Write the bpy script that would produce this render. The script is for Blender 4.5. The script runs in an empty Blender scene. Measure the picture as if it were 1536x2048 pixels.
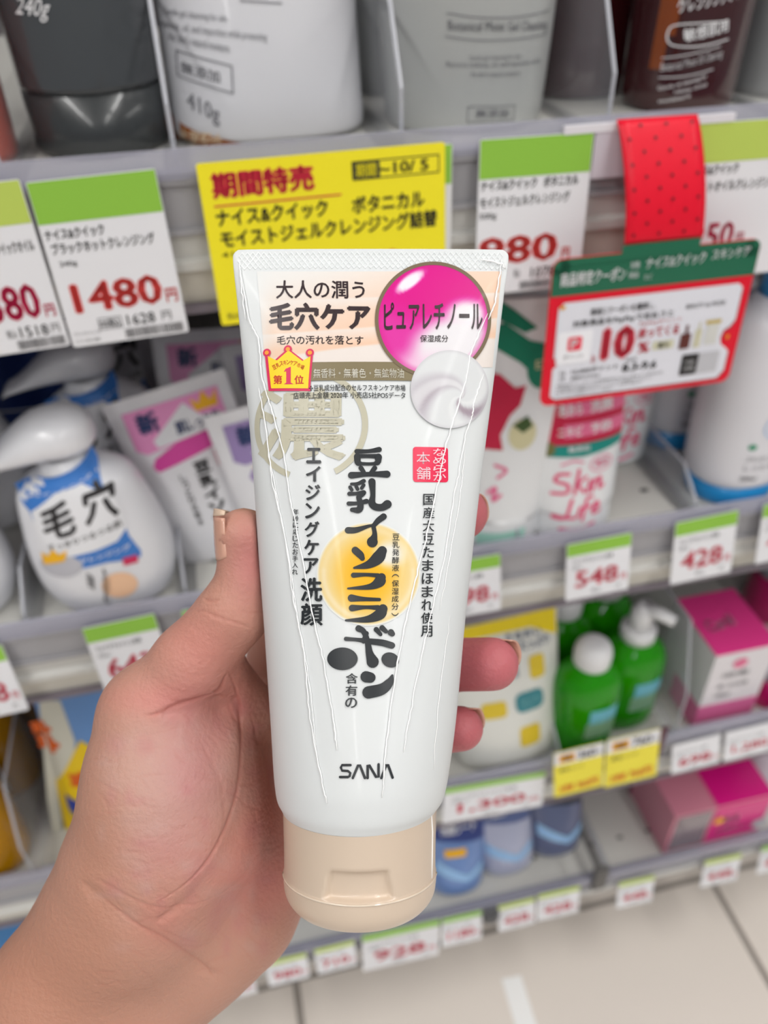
import bpy, bmesh, math, random
import numpy as np
from mathutils import Matrix, Vector
from mathutils.geometry import tessellate_polygon

random.seed(7); rng = np.random.default_rng(7)
SC = bpy.context.scene
COL = SC.collection

# ------------------------------------------------------------------ camera
F = 1600.0; CAMH = 1.0
_r = np.array([9532., -1504., F]); _r /= np.linalg.norm(_r)          # along the shelf
_d = np.array([52., 2030., F]); _d -= _d.dot(_r)*_r; _d /= np.linalg.norm(_d)   # down
_D = np.cross(_r, _d)                                                # into the shelf
W2C = np.array([_r, _D, -_d])                                        # world = W2C @ (right, down, forward)
CAM = np.array([0., 0., CAMH])
ex, ey, ez = W2C[:, 0], W2C[:, 1], W2C[:, 2]
cam_d = bpy.data.cameras.new('camera'); cam = bpy.data.objects.new('camera', cam_d); COL.objects.link(cam)
M = Matrix.Identity(4)
for i in range(3):
    M[i][0] = ex[i]; M[i][1] = -ey[i]; M[i][2] = -ez[i]; M[i][3] = CAM[i]
cam.matrix_world = M
cam_d.sensor_fit = 'VERTICAL'; cam_d.sensor_height = 36.0; cam_d.sensor_width = 27.0
cam_d.lens = F/2048*36.0
cam_d.clip_start = 0.01; cam_d.clip_end = 50
cam_d.dof.use_dof = True; cam_d.dof.focus_distance = 0.176; cam_d.dof.aperture_fstop = 12.0
SC.camera = cam

# ------------------------------------------------------------------ world, lamps, exposure
w = bpy.data.worlds.new('world'); SC.world = w; w.use_nodes = True
w.node_tree.nodes['Background'].inputs[0].default_value = (0.93, 0.97, 1.0, 1)
w.node_tree.nodes['Background'].inputs[1].default_value = 0.31
def area(name, loc, rot, sx, sy, power, col=(1, .985, .96)):
    l = bpy.data.lights.new(name, 'AREA'); l.shape = 'RECTANGLE'; l.size = sx; l.size_y = sy
    l.energy = power; l.color = col
    o = bpy.data.objects.new(name, l); COL.objects.link(o); o.location = loc; o.rotation_euler = rot
    return o
# ceiling strip lights over the aisle (each has its lamp body further down)
STRIPS = [(0.79, 0.12), (-0.95, -0.5), (0.79, -2.6), (-0.95, -3.1), (2.6, -0.6)]
for k, (x, y) in enumerate(STRIPS):
    area('strip_lamp_light', (x, y, 2.615), (0, 0, 0), .10, 2.4, 23)
SC.view_settings.view_transform = 'Standard'
SC.view_settings.look = 'None'
SC.view_settings.gamma = 1.0
SC.view_settings.exposure = -0.17
SC.view_settings.use_curve_mapping = False
SC.cycles.max_bounces = 8; SC.cycles.transparent_max_bounces = 16
SC.cycles.use_denoising = True
SC.cycles.caustics_reflective = False; SC.cycles.caustics_refractive = False
SC.cycles.sample_clamp_indirect = 4.0

# ------------------------------------------------------------------ pixel helpers (sight lines -> points on real planes)
def ray(px, py):
    return W2C @ np.array([(px-768)/F, (py-1024)/F, 1.0])
def onY(px, py, Y):
    v = ray(px, py); return CAM + v*(Y/v[1])
def onZ(px, py, z):
    v = ray(px, py); return CAM + v*((z-CAMH)/v[2])

# ------------------------------------------------------------------ materials
def lin(c):
    return tuple(((v/255)/12.92 if v/255 <= .04045 else ((v/255+.055)/1.055)**2.4) for v in c)
_mats = {}
def mat(name, rgb, rough=.5, spec=.5, coat=0, trans=0, alpha=1, metal=0, noise=0, nscale=40, bump=0, bscale=200, vcol=False, ior=1.45):
    if name in _mats: return _mats[name]
    m = bpy.data.materials.new(name); m.use_nodes = True; nt = m.node_tree; b = nt.nodes['Principled BSDF']
    c = (*lin(rgb), 1)
    b.inputs['Base Color'].default_value = c
    b.inputs['Roughness'].default_value = rough
    b.inputs['Specular IOR Level'].default_value = spec
    b.inputs['Coat Weight'].default_value = coat; b.inputs['Coat Roughness'].default_value = .08
    b.inputs['Transmission Weight'].default_value = trans
    b.inputs['Alpha'].default_value = alpha
    b.inputs['Metallic'].default_value = metal
    b.inputs['IOR'].default_value = ior
    if vcol:
        a = nt.nodes.new('ShaderNodeVertexColor'); a.layer_name = 'Col'
        nt.links.new(a.outputs[0], b.inputs['Base Color'])
    tc = nt.nodes.new('ShaderNodeTexCoord')
    if noise:
        n = nt.nodes.new('ShaderNodeTexNoise'); n.inputs['Scale'].default_value = nscale
        nt.links.new(tc.outputs['Object'], n.inputs['Vector'])
        mx = nt.nodes.new('ShaderNodeMix'); mx.data_type = 'RGBA'
        mx.inputs[6].default_value = tuple(v*(1-noise) for v in c[:3])+(1,)
        mx.inputs[7].default_value = tuple(min(1, v*(1+noise)) for v in c[:3])+(1,)
        nt.links.new(n.outputs[0], mx.inputs[0]); nt.links.new(mx.outputs[2], b.inputs['Base Color'])
    if bump:
        n2 = nt.nodes.new('ShaderNodeTexNoise'); n2.inputs['Scale'].default_value = bscale; n2.inputs['Detail'].default_value = 3
        nt.links.new(tc.outputs['Object'], n2.inputs['Vector'])
        bp = nt.nodes.new('ShaderNodeBump'); bp.inputs['Strength'].default_value = bump; bp.inputs['Distance'].default_value = .001
        nt.links.new(n2.outputs[0], bp.inputs['Height']); nt.links.new(bp.outputs[0], b.inputs['Normal'])
    _mats[name] = m
    return m
def emat(name, rgb, strength):
    m = bpy.data.materials.new(name); m.use_nodes = True; nt = m.node_tree
    e = nt.nodes.new('ShaderNodeEmission'); e.inputs[0].default_value = (*rgb, 1); e.inputs[1].default_value = strength
    nt.links.new(e.outputs[0], nt.nodes['Material Output'].inputs[0]); return m
def ink(name, rgb, rough=.45):
    return mat('ink_'+name, rgb, rough)
def clear(name, rgb, fac, rough=.05):
    """clear plastic: mostly see-through, a bit of tint and gloss"""
    if name in _mats: return _mats[name]
    m = bpy.data.materials.new(name); m.use_nodes = True; nt = m.node_tree; b = nt.nodes['Principled BSDF']
    b.inputs['Base Color'].default_value = (*lin(rgb), 1); b.inputs['Roughness'].default_value = rough
    t = nt.nodes.new('ShaderNodeBsdfTransparent'); mx = nt.nodes.new('ShaderNodeMixShader'); mx.inputs[0].default_value = fac
    nt.links.new(t.outputs[0], mx.inputs[1]); nt.links.new(b.outputs[0], mx.inputs[2])
    nt.links.new(mx.outputs[0], nt.nodes['Material Output'].inputs[0]); _mats[name] = m; return m

# ------------------------------------------------------------------ object helpers
def mesh_obj(name, V, Fc, m, parent=None, smooth=False, cols=None, uvfix=False):
    me = bpy.data.meshes.new(name); me.from_pydata([tuple(map(float, v)) for v in V], [], [tuple(f) for f in Fc])
    if cols is not None:
        ca = me.color_attributes.new('Col', 'FLOAT_COLOR', 'POINT')
        c4 = np.ones((len(V), 4), np.float32); c4[:, :3] = cols; ca.data.foreach_set('color', c4.ravel())
    me.materials.append(m)
    if smooth: me.shade_smooth()
    me.validate(); me.update()
    o = bpy.data.objects.new(name, me); COL.objects.link(o)
    if parent is not None: o.parent = parent
    return o
def tag(o, label, cat, group=None):
    o['label'] = label; o['category'] = cat
    if group: o['group'] = group
    return o
def thing(name, label, cat, mw, group=None):
    o = bpy.data.objects.new(name, None); COL.objects.link(o); o.empty_display_size = .01
    o.matrix_world = mw if isinstance(mw, Matrix) else Matrix.Translation(Vector(mw))
    return tag(o, label, cat, group)
def struct(name, V, Fc, m, **k):
    o = mesh_obj(name, V, Fc, m, **k); o['kind'] = 'structure'; return o
class G:
    """collects verts and faces"""
    def __init__(s): s.V = []; s.F = []
    def add(s, V, Fc):
        n = len(s.V); s.V += [tuple(v) for v in V]; s.F += [tuple(i+n for i in f) for f in Fc]; return s
    def box(s, x0, y0, z0, x1, y1, z1):
        V = [(x0, y0, z0), (x1, y0, z0), (x1, y1, z0), (x0, y1, z0), (x0, y0, z1), (x1, y0, z1), (x1, y1, z1), (x0, y1, z1)]
        return s.add(V, [(0, 3, 2, 1), (4, 5, 6, 7), (0, 1, 5, 4), (1, 2, 6, 5), (2, 3, 7, 6), (3, 0, 4, 7)])
    def prism_y(s, pts, y0, y1):
        """outline in (x,z) extruded along y, seen from -y"""
        n = len(pts); V = [(p[0], y0, p[1]) for p in pts]+[(p[0], y1, p[1]) for p in pts]
        tri = tessellate_polygon([[Vector((p[0], p[1], 0)) for p in pts]])
        Fs = []
        for t in tri:
            a, b, c = t
            A = (pts[b][0]-pts[a][0])*(pts[c][1]-pts[a][1])-(pts[b][1]-pts[a][1])*(pts[c][0]-pts[a][0])
            if A < 0: a, b, c = a, c, b
            Fs += [(a, b, c), (c+n, b+n, a+n)]
        for i in range(n): j = (i+1) % n; Fs.append((j, i, i+n, j+n))
        return s.add(V, Fs)
    def prism_x(s, pts, x0, x1):
        """outline in (y,z) extruded along x"""
        g = G().prism_y(pts, 0, 1)
        return s.add([(x0 if v[1] < .5 else x1, v[0], v[2]) for v in g.V], g.F)
    def tube(s, pts, rad, n=8, cap=True):
        P = [np.array(p, float) for p in pts]; rr = rad if hasattr(rad, '__len__') else [rad]*len(P)
        rings = []; up = None
        for i, p in enumerate(P):
            t = P[min(i+1, len(P)-1)]-P[max(i-1, 0)]; t /= np.linalg.norm(t)+1e-12
            if up is None:
                up = np.cross(t, [0.3, .2, 1]); up /= np.linalg.norm(up)
            u = up-t*up.dot(t); u /= np.linalg.norm(u)+1e-12; up = u; v = np.cross(t, u)
            rings.append([p+rr[i]*(math.cos(a)*u+math.sin(a)*v) for a in np.linspace(0, 2*math.pi, n, endpoint=False)])
        V = [q for r_ in rings for q in r_]; Fs = []
        for i in range(len(P)-1):
            for j in range(n): k = (j+1) % n; Fs.append((i*n+j, i*n+k, (i+1)*n+k, (i+1)*n+j))
        if cap: Fs.append(tuple(range(n))[::-1]); Fs.append(tuple((len(P)-1)*n+j for j in range(n)))
        return s.add(V, Fs)
    def obj(s, name, m, parent=None, **k): return mesh_obj(name, s.V, s.F, m, parent, **k)

# ---- 2D shapes in (x,z)
def orient(V, Fs):
    out = []
    for f in Fs:
        A = 0
        for i in range(len(f)):
            p, q = V[f[i]], V[f[(i+1) % len(f)]]; A += p[0]*q[1]-q[0]*p[1]
        out.append(tuple(f) if A > 0 else tuple(f)[::-1])
    return out
def poly(pts):
    tri = tessellate_polygon([[Vector((p[0], p[1], 0)) for p in pts]])
    return [tuple(p) for p in pts], orient(pts, tri)
def rrect(x0, z0, x1, z1, r=0, n=5):
    if r <= 0: return poly([(x0, z0), (x1, z0), (x1, z1), (x0, z1)])
    return poly(rrpts(x0, z0, x1, z1, r, n))
def rrpts(x0, z0, x1, z1, r, n=5):
    pts = []
    for cx, cz, a0 in ((x1-r, z0+r, -90), (x1-r, z1-r, 0), (x0+r, z1-r, 90), (x0+r, z0+r, 180)):
        for k in range(n+1):
            a = math.radians(a0+90*k/n); pts.append((cx+r*math.cos(a), cz+r*math.sin(a)))
    return pts
def ellipse(cx, cz, a, b, n=32):
    return poly([(cx+a*math.cos(t), cz+b*math.sin(t)) for t in np.linspace(0, 2*math.pi, n, endpoint=False)])
def annulus(cx, cz, a, b, wd, n=64, t0=0, t1=360):
    ts = np.radians(np.linspace(t0, t1, n)); V = []; Fs = []
    for t in ts: V += [(cx+a*math.cos(t), cz+b*math.sin(t)), (cx+(a-wd)*math.cos(t), cz+(b-wd)*math.sin(t))]
    for i in range(n-1): Fs.append((2*i, 2*i+2, 2*i+3, 2*i+1))
    return V, orient(V, Fs)
def catmull(P, k=6):
    P = [np.array(p, float) for p in P]; out = []
    if len(P) < 3: return P
    for i in range(len(P)-1):
        p0 = P[i-1] if i else 2*P[0]-P[1]; p1 = P[i]; p2 = P[i+1]; p3 = P[i+2] if i+2 < len(P) else 2*P[-1]-P[-2]
        for t in np.linspace(0, 1, k, endpoint=False):
            out.append(.5*((2*p1)+(-p0+p2)*t+(2*p0-5*p1+4*p2-p3)*t*t+(-p0+3*p1-3*p2+p3)*t**3))
    out.append(P[-1]); return out
def stroke(pts, rad, smooth=True, cap=6):
    """brush stroke: polyline of (x,z) with a radius at each point, round ends"""
    rr = rad if hasattr(rad, '__len__') else [rad]*len(pts)
    Q = [(p[0], p[1], r_) for p, r_ in zip(pts, rr)]
    if smooth and len(Q) > 2: Q = catmull(Q, 6)
    Q = [np.array(q, float) for q in Q]; L = []; R = []
    for i, q in enumerate(Q):
        t = Q[min(i+1, len(Q)-1)][:2]-Q[max(i-1, 0)][:2]; t /= np.linalg.norm(t)+1e-12; nn = np.array([-t[1], t[0]])
        L.append(q[:2]+nn*q[2]); R.append(q[:2]-nn*q[2])
    V = []; Fs = []
    for a, b in zip(L, R): V += [tuple(a), tuple(b)]
    for i in range(len(Q)-1): Fs += [(2*i, 2*i+1, 2*i+3, 2*i+2)]
    for q in (Q[0], Q[-1]):
        n0 = len(V); m_ = 14
        V += [(q[0]+q[2]*math.cos(a), q[1]+q[2]*math.sin(a)) for a in np.linspace(0, 2*math.pi, m_, endpoint=False)]
        Fs.append(tuple(range(n0, n0+m_)))
    return V, orient(V, Fs)
_tc = {}
def text2d(body, bold=0.0, res=2):
    key = (body, bold, res)
    if key in _tc: return _tc[key]
    c = bpy.data.curves.new('t', 'FONT'); c.body = body; c.size = 1; c.resolution_u = res
    o = bpy.data.objects.new('t', c); COL.objects.link(o)
    dg = bpy.context.evaluated_depsgraph_get(); me = o.evaluated_get(dg).to_mesh()
    V = [(v.co.x, v.co.y) for v in me.vertices]; Fs = [tuple(p.vertices) for p in me.polygons]
    o.evaluated_get(dg).to_mesh_clear(); bpy.data.objects.remove(o); bpy.data.curves.remove(c)
    Fs = orient(V, Fs)
    if bold:                                     # heavier weight: the outline stamped at small shifts
        n = len(V); V0, F0 = V, Fs; V = list(V0); Fs = list(F0)
        for dx, dy in ((1, 0), (-1, 0), (0, 1), (0, -1)):
            k = len(V); V += [(x+dx*bold, y+dy*bold*.8) for x, y in V0]; Fs += [tuple(i+k for i in f) for f in F0]
    _tc[key] = (V, Fs); return _tc[key]

# ------------------------------------------------------------------ printable surfaces
class Surf:
    """a thing's local frame (x right, y away, z up); front(x,z) gives the y of its front face"""
    def setup(s, mw): s.mw = mw; s.inv = np.array(mw.inverted())
    def front(s, x, z): return 0.0
    def loc(s, px, py):
        o = s.inv @ np.array([*CAM, 1]); d = s.inv[:3, :3] @ ray(px, py); y = s.front(0, 0.05)
        for _ in range(8):
            t = (y-o[1])/d[1]; x = o[0]+d[0]*t; z = o[2]+d[2]*t; y = s.front(x, z)
        return x, z
    def L(s, pts): return [s.loc(*p) for p in pts]
    def printed(s, name, shapes, m, parent, off=.00012, cut=None, label=None, zcut=None, colf=None):
        V = []; Fs = []
        for Vs, Fx in shapes:
            n = len(V); V += list(Vs); Fs += [tuple(i+n for i in f) for f in Fx]
        if not V: return None
        if cut:
            bm = bmesh.new(); vs = [bm.verts.new((v[0], 0, v[1])) for v in V]
            for f in Fs:
                try: bm.faces.new([vs[i] for i in f])
                except ValueError: pass
            xs = [v[0] for v in V]; zs = [v[1] for v in V]
            for x in np.arange(min(xs)+cut*.5, max(xs), cut):
                bmesh.ops.bisect_plane(bm, geom=bm.verts[:]+bm.edges[:]+bm.faces[:], plane_co=(x, 0, 0), plane_no=(1, 0, 0), dist=1e-7)
            if zcut:
                for z in np.arange(min(zs)+zcut*.5, max(zs), zcut):
                    bmesh.ops.bisect_plane(bm, geom=bm.verts[:]+bm.edges[:]+bm.faces[:], plane_co=(0, 0, z), plane_no=(0, 0, 1), dist=1e-7)
            bm.verts.index_update(); V = [(v.co.x, v.co.z) for v in bm.verts]; Fs = [tuple(v.index for v in f.verts) for f in bm.faces]; bm.free()
            Fs = orient(V, Fs)
        P = [(x, s.front(x, z)-off, z) for x, z in V]
        cols = None
        if colf is not None: cols = np.array([lin(colf(x, z)) for x, z in V])
        o = mesh_obj(name, P, Fs, m, parent, smooth=bool(cut), cols=cols)
        if label: o['label'] = label
        return o
    # text whose bounding box is set by its corners in picture px: bottom-left, bottom-right, top-left
    def text(s, body, BL, BR, TL, bold=0.0, res=2, px=True):
        V, Fs = text2d(body, bold, res)
        if not V: return [], []
        a = np.array(V); mn = a.min(0); mx = a.max(0)
        if px: BL, BR, TL = s.L([BL, BR, TL])
        BL = np.array(BL); U = np.array(BR)-BL; W = np.array(TL)-BL
        q = (a-mn)/(mx-mn+1e-9)
        return [tuple(BL+U*u+W*v_) for u, v_ in q], Fs
class Plate(Surf):
    def __init__(s, mw): s.setup(mw)
class Loft(Surf):
    """rings (z, a, b, n, cx, cy): superellipse sections"""
    def __init__(s, rings, k=5, seg=48, smooth=True):
        R = np.array(rings, float)
        if smooth and len(R) > 2:
            R = np.array(catmull(R, k)); R[:, 1:3] = np.maximum(R[:, 1:3], 1e-4)
            for i in range(1, len(R)): R[i, 0] = max(R[i, 0], R[i-1, 0]+1e-6)
        s.R = R; s.seg = seg
    def sect(s, z):
        return [np.interp(z, s.R[:, 0], s.R[:, j]) for j in range(1, 6)]
    def front(s, x, z):
        a, b, n, cx, cy = s.sect(z); q = min(.999, abs((x-cx)/a))
        return cy-b*(1-q**n)**(1/n)
    def halfw(s, z): return s.sect(z)[0]
    def geo(s, captop=True, capbot=True, disp=None):
        V = []; Fs = []; n = s.seg
        for z, a, b, e, cx, cy in s.R:
            for t in np.linspace(0, 2*math.pi, n, endpoint=False):
                c, q = math.cos(t), math.sin(t)
                x = cx+a*math.copysign(abs(c)**(2/e), c); y = cy+b*math.copysign(abs(q)**(2/e), q)
                if disp: y += disp(x, y, z)
                V.append((x, y, z))
        for i in range(len(s.R)-1):
            for j in range(n): k = (j+1) % n; Fs.append((i*n+j, i*n+k, (i+1)*n+k, (i+1)*n+j))
        if capbot: Fs.append(tuple(range(n))[::-1])
        if captop: Fs.append(tuple((len(s.R)-1)*n+j for j in range(n)))
        return V, Fs
def frame(loc, yaw=0, lean=0, roll=0):
    return Matrix.Translation(Vector(loc)) @ Matrix.Rotation(math.radians(yaw), 4, 'Z') @ Matrix.Rotation(math.radians(-lean), 4, 'X') @ Matrix.Rotation(math.radians(roll), 4, 'Y')

# ================================================================== SETTING
Y0 = .362
SH = [.915, .669, .412, .182]               # tops of the four front rails
DECK = [.903, .657, .388, .168]
grey_metal = mat('shelf_grey', (196, 195, 190), .45, noise=.04, nscale=30)
cream_metal = mat('shelf_cream', (206, 202, 192), .4, noise=.03)
rail_mat = mat('rail_grey_plastic', (160, 159, 163), .3, noise=.03)
dark_gap = mat('dark_gap', (60, 58, 60), .7)
clear_lip = clear('clear_lip', (185, 185, 200), .55, .15)
clear_div = clear('clear_divider', (190, 193, 200), .13, .05)
clear_edge = clear('divider_edge', (200, 202, 210), .7, .2)

# floor of square tiles with recessed joints
fl = struct('floor', *(lambda g: (g.V, g.F))(G().box(-4, -4, -.03, 4, 3, -.004)), mat('grout', (150, 143, 137), .7, noise=.1))
tile_m = mat('floor_tile', (226, 217, 209), .2, .3, noise=.035, nscale=6)
gx = onZ(595, 1990, 0); gx2 = onZ(1436, 1785, 0); TW = (gx2[0]-gx[0]); tx0 = gx[0]
gt = G().box(.004, .004, -.006, TW-.004, TW-.004, 0)
# small bevel on the tile edge
tmesh = None
for i in range(-4, 4):
    for j in range(-5, 3):
        if tmesh is None:
            o = gt.obj('floor_tile', tile_m, fl); tmesh = o.data
        else:
            o = bpy.data.objects.new('floor_tile', tmesh); COL.objects.link(o); o.parent = fl
        o.location = (tx0+i*TW, .412+j*TW, 0)
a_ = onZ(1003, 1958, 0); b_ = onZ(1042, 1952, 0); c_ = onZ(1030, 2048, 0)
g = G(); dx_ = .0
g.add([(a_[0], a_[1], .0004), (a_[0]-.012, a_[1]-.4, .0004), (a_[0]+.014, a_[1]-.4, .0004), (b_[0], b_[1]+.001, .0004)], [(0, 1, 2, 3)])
o = g.obj('floor_marking', mat('stripe_white', (252, 252, 252), .12, .9, coat=1)); tag(o, 'short bright white stripe lying on the floor tile', 'marking')  # ceiling lamp's reflection in the floor, painted as a white strip
struct('wall_back', *(lambda g: (g.V, g.F))(G().box(-4, .86, 0, 4, .90, 2.7)), mat('back_panel', (104, 98, 100), .6, noise=.04))
struct('ceiling', *(lambda g: (g.V, g.F))(G().box(-4, -4, 2.7, 4, .9, 2.75)), mat('ceiling_white', (225, 225, 222), .8))
lamp_e = emat('lamp_glow', (1, .99, .97), 9.0); lamp_w = mat('lamp_body', (235, 235, 235), .4)
for k, (x, y) in enumerate(STRIPS):
    t = thing('ceiling_light', ['strip light on the ceiling above the shelf end, mirrored in the floor', 'strip light on the ceiling left over the aisle',
        'strip light on the ceiling far behind the camera right', 'strip light on the ceiling far behind the camera left', 'strip light on the ceiling at far right'][k], 'light', (x, y, 2.7), 'ceiling strip lights')
    G().box(-.07, -1.22, -.05, .07, 1.22, 0).obj('housing', lamp_w, t)
    G().box(-.05, -1.2, -.075, .05, 1.2, -.05).obj('diffuser', lamp_e, t)

# shelf unit: four shelves with a front rail each
names = ['top', 'second', 'third', 'bottom']
XL, XR = -.75, 1.25
for k in range(4):
    z = SH[k]
    t = thing('shelf', f'{["cream metal shelf with clear lipped price rail behind the large price cards, highest in view", "cream metal shelf holding foam pump bottles and face wash tubes", "cream metal shelf holding gold oil, green bottles and pink box", "lowest grey metal shelf just above the tiled floor"][k]}', 'shelf', (0, Y0, z), 'store shelves')
    g = G(); g.box(XL, .012, DECK[k]-z-.004, XR, .48, DECK[k]-z); g.box(XL, .012, DECK[k]-z-.022, XR, .020, DECK[k]-z-.003)
    g.obj('deck', grey_metal, t)
    G().box(XL, 0, -.010, XR, .0022, 0).box(XL, 0, -.012, XR, .012, -.010).obj('clear_lip', clear_lip, t)
    # ribbed rail the cards slot into
    hh = .040 if k < 3 else .026
    g = G(); g.box(XL, .003, -.012-hh*.55, XR, .010, -.012)
    for q in (0.018, .55): g.box(XL, .001, -.0125-hh*q-.0012, XR, .0035, -.0125-hh*q+.0012)
    g.obj('price_rail', rail_mat, t)
    g = G(); g.prism_x([(.004, -.012-hh*.55), (.012, -.012-hh*.55), (.012, -.012-hh), (.0015, -.012-hh), (.0015, -.012-hh+.004), (.004, -.012-hh+.006)], XL, XR)
    g.obj('rail_foot', mat('rail_foot', (205, 204, 200), .35), t)
    if k < 3:
        G().box(XL, .007, -.069, XR, .014, -.012-hh).obj('metal_edge', cream_metal, t)
        G().box(XL, .004, -.0735, XR, .30, -.069).obj('underside', mat('under_strip', (120, 112, 122), .5), t)
    # holes along the deck front
    g = G()
    for i in range(60):
        x = XL+.02+i*.0335
        if k in (1, 3):
            g.add([(x+.0035*math.cos(a), .042+.0022*math.sin(a), DECK[k]-z+.0003) for a in np.linspace(0, 2*math.pi, 10, endpoint=False)], [tuple(range(10))])
    if g.V: o = g.obj('peg_holes', dark_gap, t); o['kind'] = 'stuff'
G_ = G().box(XL, .0, 0, XR, .02, .13); t = thing('kick_plate', 'grey plinth under the lowest shelf, set back above the floor', 'plinth', (0, Y0+.075, 0)); G_.obj('panel', mat('plinth', (140, 137, 134), .5), t)

# ================================================================== PRICE CARDS
white_card = mat('card_white', (226, 226, 230), .45)
green_ink = ink('card_green', (139, 190, 66)); lime_ink = ink('card_lime', (183, 203, 92)); black_ink = ink('black', (38, 36, 38)); red_ink = ink('red', (205, 40, 62))
crimson = ink('crimson', (196, 22, 74)); red2 = ink('warm_red', (216, 66, 62)); yellow_ink = mat('card_yellow', (240, 226, 32), .5); grey_ink = ink('grey', (110, 110, 114))
white_ink = ink('white', (238, 238, 240))
pink_ink = ink('card_pink', (226, 72, 96))
def plane_frame(TL, TR, BL, Y, delta):
    a = onY(*TL, Y); b = onY(*TR, Y); c = onY(*BL, Y-delta)
    u = b-a; w_ = np.linalg.norm(u); u /= w_; v = c-a; v -= u*v.dot(u); h_ = np.linalg.norm(v); v /= h_
    zup = -v; yy = np.cross(zup, u)
    m_ = Matrix(((u[0], yy[0], zup[0], a[0]), (u[1], yy[1], zup[1], a[1]), (u[2], yy[2], zup[2], a[2]), (0, 0, 0, 1)))
    return m_, w_, h_
class Card(Plate):
    def __init__(s, label, TL, TR, BL, Y=Y0-.003, delta=.006, hdr=green_ink, hfrac=.24, body=white_card, group=None, name='price_card', sleeve=True):
        mw, s.w, s.h = plane_frame(TL, TR, BL, Y, delta); s.setup(mw)
        s.t = thing(name, label, 'price tag', mw, group)
        G().prism_y(rrpts(0, -s.h, s.w, 0, .0012, 3), 0, .0006).obj('card', body, s.t)
        if hdr is not None:
            s.printed('header_band', [rrect(.0003, -s.h*hfrac, s.w-.0003, -.0003)], hdr, s.t, label='solid coloured band across the top')
    def put(s, name, items, m, label=None, off=.0002):
        """items: (text, x0,z0,x1,z1, bold) in fractions of the card, z measured down"""
        sh = []
        for it in items:
            if it[0] == 'R': sh.append(rrect(it[1]*s.w, -it[4]*s.h, it[3]*s.w, -it[2]*s.h)); continue
            if it[0] == 'O':
                x0, z0, x1, z1 = it[1]*s.w, -it[4]*s.h, it[3]*s.w, -it[2]*s.h; e = it[5]
                sh += [rrect(x0, z0, x1, z0+e), rrect(x0, z1-e, x1, z1), rrect(x0, z0, x0+e, z1), rrect(x1-e, z0, x1, z1)]; continue
            b = it[5] if len(it) > 5 else 0
            x0, x1, z0, z1 = it[1]*s.w, it[3]*s.w, -it[4]*s.h, -it[2]*s.h
            sh.append(s.text(it[0], (x0, z0), (x1, z0), (x0, z1), b, 2, px=False))
        s.printed(name, sh, m, s.t, off, label=label)
    def barcode(s, x0, z0, x1, z1, m=black_ink):
        x = x0; it = []; q = random.Random(3)
        while x < x1:
            wd = q.choice([.004, .007, .01]); it.append(('R', x, z0, min(x+wd, x1), z1)); x += wd+q.choice([.006, .009])
        s.put('barcode', it, m)
# top row
c = Card('white price card 1480 yen with bright green band, for the dark 240g tube', (50, 365), (310, 337), (134, 697), group='price cards on the top shelf rail')
c.put('lettering', [('ナイス&クイック', .03, .27, .50, .335, .035), ('ブラックホットクレンジング', .05, .35, .88, .42, .03), ('240g', .08, .46, .22, .50, .01), ('1628', .50, .835, .74, .905, .01), ('円', .80, .84, .88, .90), ('10%税込', .27, .845, .44, .90, .02), ('ナイス', .03, .955, .10, .975), ('03-21-2860', .12, .955, .24, .975), ('ワンクイック', .04, .905, .26, .93)], black_ink)
c.put('price', [('1480', .10, .60, .85, .79, .036), ('円', .87, .70, .97, .79, .03)], red2, label='large red numerals')
c.put('frame', [('O', .26, .835, .455, .91, .0003)], black_ink); c.barcode(.46, .925, .96, .985)
c = Card('white price card ending 80 yen and 1518 yen, cut off at the left edge', (-190, 385), (38, 358), (-95, 725), hdr=lime_ink, group='price cards on the top shelf rail')
c.put('lettering', [('1518', .56, .84, .84, .91, .01), ('円', .87, .845, .95, .905), ('税込', .43, .85, .53, .905), ('ナイス&クイックオイル', .4, .33, .95, .40, .03)], black_ink)
c.put('price', [('1380', .20, .58, .84, .80, .036), ('円', .86, .72, .96, .80, .03)], crimson); c.barcode(.5, .925, .97, .985)
c = Card('white price card 980 yen with green band, for the grey pump bottle', (960, 279), (1189, 263), (947, 592), group='price cards on the top shelf rail')
c.put('lettering', [('ナイス&クイック', .02, .25, .52, .315, .035), ('ボタニカル', .58, .25, .90, .315, .035), ('モイストジェルクレンジング', .02, .35, .83, .42, .03), ('500g', .02, .45, .17, .50, .01), ('税込', .36, .84, .42, .90), ('1078', .52, .84, .75, .91, .01), ('円', .80, .85, .88, .91)], black_ink)
c.put('price', [('980', .02, .61, .76, .80, .036), ('円', .80, .72, .88, .80, .03)], red2); c.barcode(.42, .93, .8, .985)
c = Card('white price card 250 yen with lime band beside the red strip', (1392, 247), (1620, 231), (1382, 560), hdr=lime_ink, group='price cards on the top shelf rail')
c.put('lettering', [('ナイス&クイック', .01, .25, .45, .315, .035), ('モイストオイルクレンジング', .01, .35, .83, .42, .03), ('500ml', .02, .46, .14, .50)], black_ink)
c.put('price', [('250', .135, .62, .53, .79, .028), ('円', .56, .70, .63, .78, .02)], crimson)
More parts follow.
